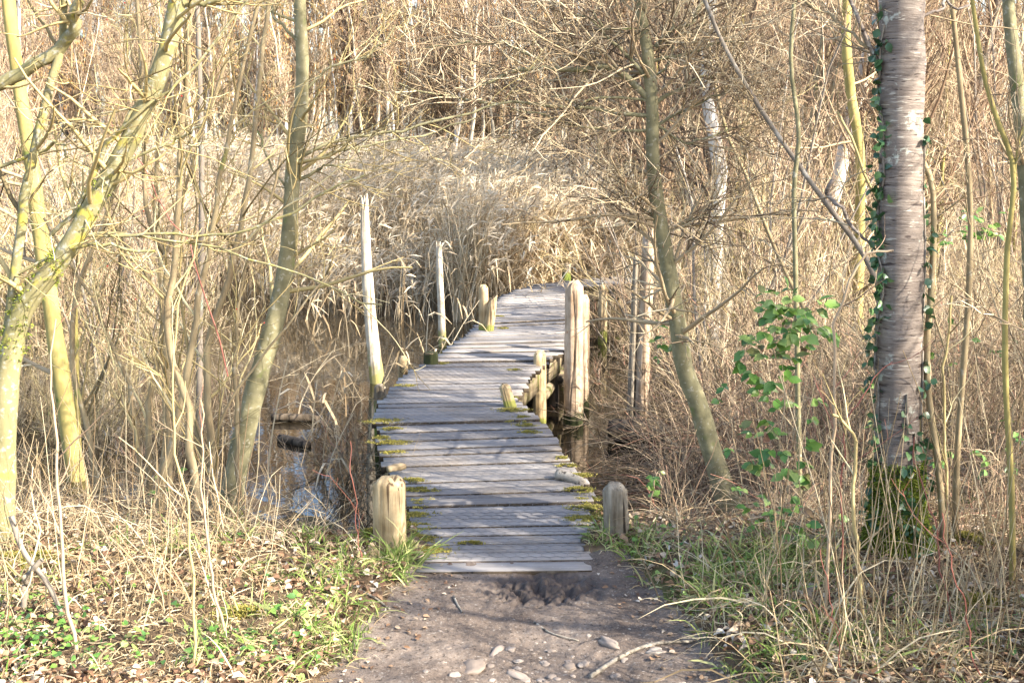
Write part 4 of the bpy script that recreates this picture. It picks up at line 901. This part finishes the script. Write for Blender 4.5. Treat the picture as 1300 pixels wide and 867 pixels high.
# ------------------------------------------------------------------ bramble canes, dry grass, litter (uncountable)
def scatter(n, pxr, pyr, z=0., cond=None, dens=None):
    px = pxr[0]+(pxr[1]-pxr[0])*r.random(n); py = pyr[0]+(pyr[1]-pyr[0])*r.random(n)
    dz = -sp+(433.5-py)/F*cp; dy = cp+(433.5-py)/F*sp; t = (z-CZ)/dz; x = (px-650)/F*t; y = dy*t
    k = np.ones(n, bool)
    hh = height(x, y)
    if cond is not None: k &= cond(px, py, x, y, hh)
    return x[k], y[k], hh[k]
def deck_clear(x, y, m_=.06):
    xl = np.interp(y, LP[:, 1], LP[:, 0]); xr = np.interp(y, RP[:, 1], RP[:, 0]); return (y < 4.75) | (x < xl-m_) | (x > xr+m_) | (y > 14)
def canes(n_, xs, ys, hs, L0, L1, rad, arch=(.3, 1.1), name='bramble_thicket', mat='bramble', K=7, label='', mb=None, lean=(0, 0), side=0):
    n = len(xs); az = r.random(n)*2*PI; L = L0+(L1-L0)*r.random(n); el = np.radians(15+70*r.random(n))
    d = np.stack([np.cos(az)*np.cos(el)+lean[0], np.sin(az)*np.cos(el)+lean[1], np.sin(el)], -1); p = np.stack([xs, ys, np.maximum(hs, WZ-.05)-.02], -1); out = [p]; st = (L/(K-1))[:, None]; g = (arch[0]+(arch[1]-arch[0])*r.random(n))[:, None]
    d = nrm(d)
    for k in range(K-1):
        d = nrm(d+.13*r.normal(size=(n, 3))-np.array([0, 0, 1.])*g*2/(K-1)); q = out[-1]+d*st
        fl = np.maximum(height(q[:, 0], q[:, 1]), WZ)+.01+.02*r.random(n); q[:, 2] = np.maximum(q[:, 2], fl); out.append(q)
    P = np.stack(out, 1); R = (rad*(.5+r.random(n)))[:, None]*np.linspace(1, .45, K)[None]; tubes(mb, P, R, 3)
    if side: P1, R1 = children(P, R, side, .2, 1, .16, .5, 25, 70, .1, .25, 4, .7, .0011, r=r); tubes(mb, P1, R1, 3)
mb = MB()
cR = lambda px, py, x, y, h: (h > WZ-.12) & (px > 850-(py-560)*.15) & deck_clear(x, y, .3) & (path_d(x, y) > .5)
x, y, h = scatter(8500, (800, 1500), (395, 590), -.1, cR); canes(0, x, y, h, .3, 1.15, .0030, mb=mb, side=7000)
cF = lambda px, py, x, y, h: cR(px, py, x, y, h) & ~((px > 1085) & (px < 1200) & (py > 655)) & ~((px > 880) & (px < 965) & (py > 590)) & (vn(x*2, y*2) > -.3)
x, y, h = scatter(2300, (800, 1500), (590, 730), -.1, cF); canes(0, x, y, h, .12, .55, .0019, mb=mb, side=2200)
x, y, h = scatter(330, (790, 940), (480, 620), WZ, lambda px, py, x, y, h: deck_clear(x, y, .35)); canes(0, x, y, h, .2, .7, .0022, mb=mb, side=500)
tag(mb.build('bramble_thicket', M['bramble']), 'tangle of dry brown bramble canes filling the ground right of the pond', 'brambles', kind='stuff')
mb = MB(); x, y, h = scatter(1250, (-160, 470), (590, 760), -.1, lambda px, py, x, y, h: (h > WZ-.04) & ((px < 290) | (py > 672)) & (path_d(x, y) > .35) & deck_clear(x, y, .15)); canes(0, x, y, h, .12, .5, .0021, mb=mb, side=1600)
x, y, h = scatter(170, (-160, 330), (400, 600), WZ, lambda px, py, x, y, h: (vn(x*1.1, y*1.1) > -.1) & deck_clear(x, y, .2)); canes(0, x, y, h, .3, 1.1, .003, mb=mb, side=1500, arch=(.1, .9))
tag(mb.build('twig_tangle', M['twig']), 'tangle of pale dead twigs on the left bank and out over the water', 'twigs', kind='stuff')
mb = MB(); x, y, h = scatter(90, (425, 478), (500, 690), WZ, lambda px, py, x, y, h: deck_clear(x, y, .02)); canes(0, x, y, h, .25, .7, .0018, mb=mb, side=300, arch=(.0, .7), lean=(.05, 0))
tag(mb.build('dry_sedge', M['twig']), 'thin dry twigs crowding the left side of the deck behind the stout post', 'twigs', kind='stuff')
def grass(mb, x, y, h, per, L0, L1, w, droop=1., spread=.05, sp_=.6):
    n = len(x)*per; X_ = np.repeat(x, per)+spread*r.normal(size=n); Y_ = np.repeat(y, per)+spread*r.normal(size=n); Hh = np.maximum(height(X_, Y_), WZ)
    ok = (path_d(X_, Y_) > -.02) & deck_clear(X_, Y_, -.02); X_, Y_, Hh = X_[ok], Y_[ok], Hh[ok]; n = len(X_)
    az = r.random(n)*2*PI; el = np.radians(80-75*sp_*r.random(n)); d = np.stack([np.cos(az)*np.cos(el), np.sin(az)*np.cos(el), np.sin(el)], -1); L = (L0+(L1-L0)*r.random(n)**1.5)[:, None]
    p = np.stack([X_, Y_, Hh-.01], -1); out = [p]; g = (droop*(.4+1.2*r.random(n)))[:, None]; K = 6
    for k in range(K-1):
        d = nrm(d-np.array([0, 0, 1.])*g*2.2/(K-1)+.10*r.normal(size=(n, 3))); q = out[-1]+d*L/(K-1); q[:, 2] = np.maximum(q[:, 2], Hh+.004+.01*r.random(n)); out.append(q)
    P = np.stack(out, 1); S = nrm(np.cross(P[:, 2]-P[:, 0], np.array([0, 0, 1.]))+.5*rvec(n, r)); ribbons(mb, P, (w*(.5+r.random(n)))[:, None]*np.array([.8, 1, 1, .85, .55, .1])[None], S)
verge = lambda px, py, x, y, h: (path_d(x, y) > .02) & (h > WZ+.12) & deck_clear(x, y, .0) & (vn(x*3, y*3) > -.25)
mb = MB(); x, y, h = scatter(1150, (-160, 1460), (655, 930), 0, verge); grass(mb, x, y, h, 25, .04, .19, .0019, 1.5, .08, 1.1)
x, y, h = scatter(120, (850, 1460), (620, 900), 0, verge); grass(mb, x, y, h, 14, .15, .5, .0022, .7, .06, .7)
x, y, h = scatter(60, (-100, 330), (620, 800), 0, verge); grass(mb, x, y, h, 12, .15, .45, .0020, .8, .06, .8)
n = 330; x, y, h = scatter(n, (960, 1460), (640, 900), 0, verge); x2, y2, h2 = scatter(110, (-100, 330), (660, 850), 0, verge); x = np.concatenate([x, x2]); y = np.concatenate([y, y2]); h = np.concatenate([h, h2]); n = len(x)
kk = np.linspace(0, 1, 6); hh = .2+.65*r.random(n)**1.4; ln_ = .16*r.normal(size=(n, 2)); cv = .12*r.normal(size=(n, 2))
P = np.stack([x[:, None]+hh[:, None]*(ln_[:, :1]*kk+cv[:, :1]*kk**2), y[:, None]+hh[:, None]*(ln_[:, 1:]*kk+cv[:, 1:]*kk**2), h[:, None]+hh[:, None]*kk], -1)+.004*r.normal(size=(n, 6, 3)); tubes(mb, P, (.0012+.0014*r.random(n))[:, None]*np.linspace(1, .5, 6)[None], 4)
tag(mb.build('dry_grass', M['straw']), 'flattened straw coloured dead grass on both verges of the path', 'grass', kind='stuff')
mb = MB()
for (cx, cy, sx, sy, n_, L) in ((505, 725, 25, 10, 12, .2), (482, 712, 18, 8, 5, .18), (960, 760, 55, 25, 36, .16), (900, 748, 30, 18, 14, .14), (1010, 740, 35, 15, 18, .15), (445, 800, 35, 20, 26, .12), (355, 830, 60, 25, 18, .1),
                                (870, 835, 40, 30, 14, .12), (1000, 850, 60, 25, 22, .12), (745, 672, 14, 14, 10, .09), (765, 690, 14, 12, 10, .12), (300, 720, 90, 25, 22, .12), (60, 800, 80, 30, 14, .1), (420, 740, 30, 20, 12, .12), (1150, 840, 90, 25, 22, .13), (808, 700, 20, 16, 10, .12)):
    pts = np.array([G(cx+sx*r.normal(), cy+sy*r.normal(), 0) for _ in range(n_)]); grass(mb, pts[:, 0], pts[:, 1], None, 18, L*.4, L*1.2, .0028, .45, .03, .75)
tag(mb.build('green_grass', M['green']), 'fresh green grass tufts growing through the dead grass of the verges', 'grass', kind='stuff')
# fallen leaves
mb = MB(); x, y, h = scatter(15000, (-160, 1460), (560, 940), -.05, lambda px, py, x, y, h: (h > WZ+.03) & (path_d(x, y) > .04) & deck_clear(x, y, 0) & (vn(x*2.5+9, y*2.5) > -.3)); n = len(x)
az = r.random(n)*6.28; D = np.stack([np.cos(az), np.sin(az), .35*r.normal(size=n)], -1); N = nrm(np.array([0, 0, 1.])+.5*r.normal(size=(n, 3)))
leaves(mb, np.stack([x, y, h+.008+.015*r.random(n)], -1), D, N, .014+.032*r.random(n)**1.5, .006+.011*r.random(n), .4)
x, y, h = scatter(700, (430, 930), (715, 900), 0, lambda px, py, x, y, h: path_d(x, y) > -.2); n = len(x); az = r.random(n)*6.28
leaves(mb, np.stack([x, y, h+.006], -1), np.stack([np.cos(az), np.sin(az), 0*az], -1), np.array([0, 0, 1.])+.3*r.normal(size=(n, 3)), .008+.02*r.random(n), .004+.008*r.random(n), .2)
tag(mb.build('fallen_leaves', M['litter']), 'brown curled fallen leaves littering the banks and verges', 'fallen leaves', kind='stuff')
# small green ground plants
mb = MB()
for (cx, cy, sx, sy, n_) in ((30, 840, 50, 22, 230), (130, 855, 70, 14, 90), (250, 790, 60, 30, 40), (110, 700, 70, 22, 60), (1090, 835, 120, 30, 60), (870, 700, 40, 25, 50), (830, 745, 25, 25, 60), (1000, 690, 60, 30, 40), (320, 845, 50, 18, 110)):
    pts = np.array([G(cx+sx*r.normal(), cy+sy*r.normal(), 0) for _ in range(n_)]); x, y = pts[:, 0], pts[:, 1]; ok = (path_d(x, y) > .03); x, y = x[ok], y[ok]; n = len(x); az = r.random(n)*6.28
    leaves(mb, np.stack([x, y, height(x, y)+.01+.035*r.random(n)], -1), np.stack([np.cos(az), np.sin(az), .2*r.normal(size=n)], -1), nrm(np.array([0, -.2, 1.])+.35*r.normal(size=(n, 3))), .012+.020*r.random(n)**1.3, .006+.010*r.random(n), .25)
tag(mb.build('ground_plants', M['leaf']), 'small round green leaves creeping over the lower left verge', 'ground cover', kind='stuff')
# moss cushions on the verges
for (x_, y_, rx, ry, lb) in ((742, 672, .07, .06, 'bright moss cushion between the deck corner and the grey post'), (30, 735, .22, .12, 'wide yellow green moss patch beneath the lichened tree'), (470, 690, .05, .05, 'small moss cushion left of the stout post foot'),
                             (1240, 790, .08, .06, 'moss cushion right of the crimson shoot'), (310, 800, .07, .05, 'yellowish moss cushion in the left grass'), (1225, 705, .07, .06, 'moss cushion behind the ochre sapling foot')):
    p = G(x_, y_, 0); moss_pad(p[0], p[1], H1(p[0], p[1])+.004, rx, ry, int(min(9000, 2600*rx/.07)), 'moss_cushion', M['moss'], None, .03, .014); o = bpy.context.scene.collection.objects[-1]; tag(o, lb, 'moss')

# leafy brambles
def spray(label, pts, Y0, n, size, sprd=.05, w=2.2, cat='bramble', canecol='red_cane', dark=False):
    P = pixpath(pts, Y0, 26); P += .004*np.cumsum(rng.normal(size=P.shape), 0); b = P[0].copy(); P -= b
    root = empty('leafy_bramble', b); tag(root, label, cat); mb = MB(); tubes(mb, P[None], np.linspace(px2r(w, Y0), px2r(w*.6, Y0), 26)[None], 6)
    i = rng.integers(2, 26, n); c = P[i]; az = rng.random(n)*2*PI; out = np.stack([np.cos(az), np.sin(az)*.7-.25, .2+.5*rng.normal(size=n)], -1); out = nrm(out); L = sprd*(.4+rng.random(n)*1.1)
    tip = c+out*L[:, None]; tubes(mb, np.stack([c, c+out*L[:, None]*.5+[0, 0, .006], tip], 1), np.full((n, 3), .0011), 3); mb.build('stalk', M['bramble'], root)
    mb = MB()
    for k, a_ in enumerate((0, 1.25, -1.25)):
        perp = nrm(np.cross(out, np.array([0, 0, 1.]))); d = nrm(out*math.cos(a_)+perp*math.sin(a_)+np.array([0, 0, -.35])+.18*rng.normal(size=(n, 3)))
        N = nrm(np.array([.35, -.55, .75])+.45*rng.normal(size=(n, 3))); s = size*(.6+.5*rng.random(n))*(1 if k == 0 else .82)
        leaves(mb, tip, d, N, s, s*.36, .14)
    mb.build('leaves', M['ivy' if dark else 'leaf'], root)
spray('tall bright green leafy bramble hanging in front of the thicket left of the cherry', [(985, 690), (992, 620), (990, 560), (1000, 500), (985, 450), (1000, 415), (1030, 405)], 4.6, 100, .066, .10)
spray('leafy bramble shoot at the left side of the tall green bramble', [(960, 690), (945, 600), (930, 530), (935, 505)], 4.8, 9, .05, .06)
spray('low leafy bramble sprig under the tall green bramble', [(950, 660), (985, 655), (1040, 680), (1060, 680)], 4.4, 9, .05, .05)
spray('small bright green sprig on the alder stem above the water', [(870, 445), (850, 425), (835, 432), (828, 450)], 6.4, 13, .05, .07)
spray('green sprig below the rotten pole', [(840, 620), (830, 600), (822, 640), (815, 660)], 5.6, 6, .055, .05)
spray('pale green leafy bramble in the thicket right of the cherry', [(1170, 330), (1200, 300), (1230, 290), (1265, 300)], 7.5, 26, .06, .13)
spray('lower leafy bramble right of the cherry foot', [(1180, 600), (1200, 575), (1240, 575), (1270, 590)], 5.0, 9, .05, .06)
spray('leafy bramble low at the right edge', [(1220, 700), (1240, 690), (1260, 560), (1290, 540)], 5.2, 12, .045, .07)
spray('dark leaved bramble sprig over the left grass by the path', [(352, 815), (360, 790), (375, 775), (400, 775)], 3.95, 4, .045, .05, dark=False)
spray('yellowish bramble leaves at the lower right', [(1130, 840), (1160, 815), (1190, 800), (1245, 840)], 3.95, 7, .05, .06)
spray('green shoot on the right verge beside the alder foot', [(935, 745), (932, 720), (935, 690)], 4.7, 4, .05, .03)
spray('small bramble leaves in the left shrub foot', [(180, 660), (200, 650), (215, 620), (230, 600)], 5.4, 8, .04, .06)
spray('scattered bramble leaves in the thicket above the grey sapling foot', [(1180, 480), (1200, 440), (1240, 430), (1290, 450)], 6.2, 12, .045, .1)
spray('green leaves beside the tall red stalk', [(1100, 560), (1110, 530), (1120, 490), (1080, 480)], 5.2, 7, .045, .06)

# ------------------------------------------------------------------ light
el = math.radians(33); az = math.radians(60)
sd = Vector((math.sin(az)*math.cos(el), -math.cos(az)*math.cos(el), math.sin(el)))
L = bpy.data.lights.new('sun', 'SUN'); L.energy = 4.3; L.angle = math.radians(.5); L.color = (1, .92, .79)
lo_ = bpy.data.objects.new('sun', L); COL.objects.link(lo_); lo_.rotation_euler = sd.to_track_quat('Z', 'Y').to_euler(); lo_.location = (10, -10, 20)
w = bpy.data.worlds.new('World'); sc.world = w; w.use_nodes = True; nt = w.node_tree
sky = nt.nodes.new('ShaderNodeTexSky'); sky.sky_type = 'NISHITA'; sky.sun_disc = False; sky.sun_elevation = el; sky.sun_rotation = math.atan2(sd.x, sd.y)
sky.dust_density = 2.0
bg = nt.nodes['Background']; bg.inputs[1].default_value = .14; nt.links.new(sky.outputs[0], bg.inputs[0])
sc.view_settings.view_transform = 'Standard'; sc.view_settings.look = 'None'; sc.view_settings.exposure = 2.05; sc.view_settings.gamma = 1
sc.render.film_transparent = False
sc.cycles.max_bounces = 5; sc.cycles.diffuse_bounces = 2; sc.cycles.glossy_bounces = 2; sc.cycles.transmission_bounces = 2
print('objects', len(sc.objects), 'verts', sum(len(m.vertices) for m in bpy.data.meshes))
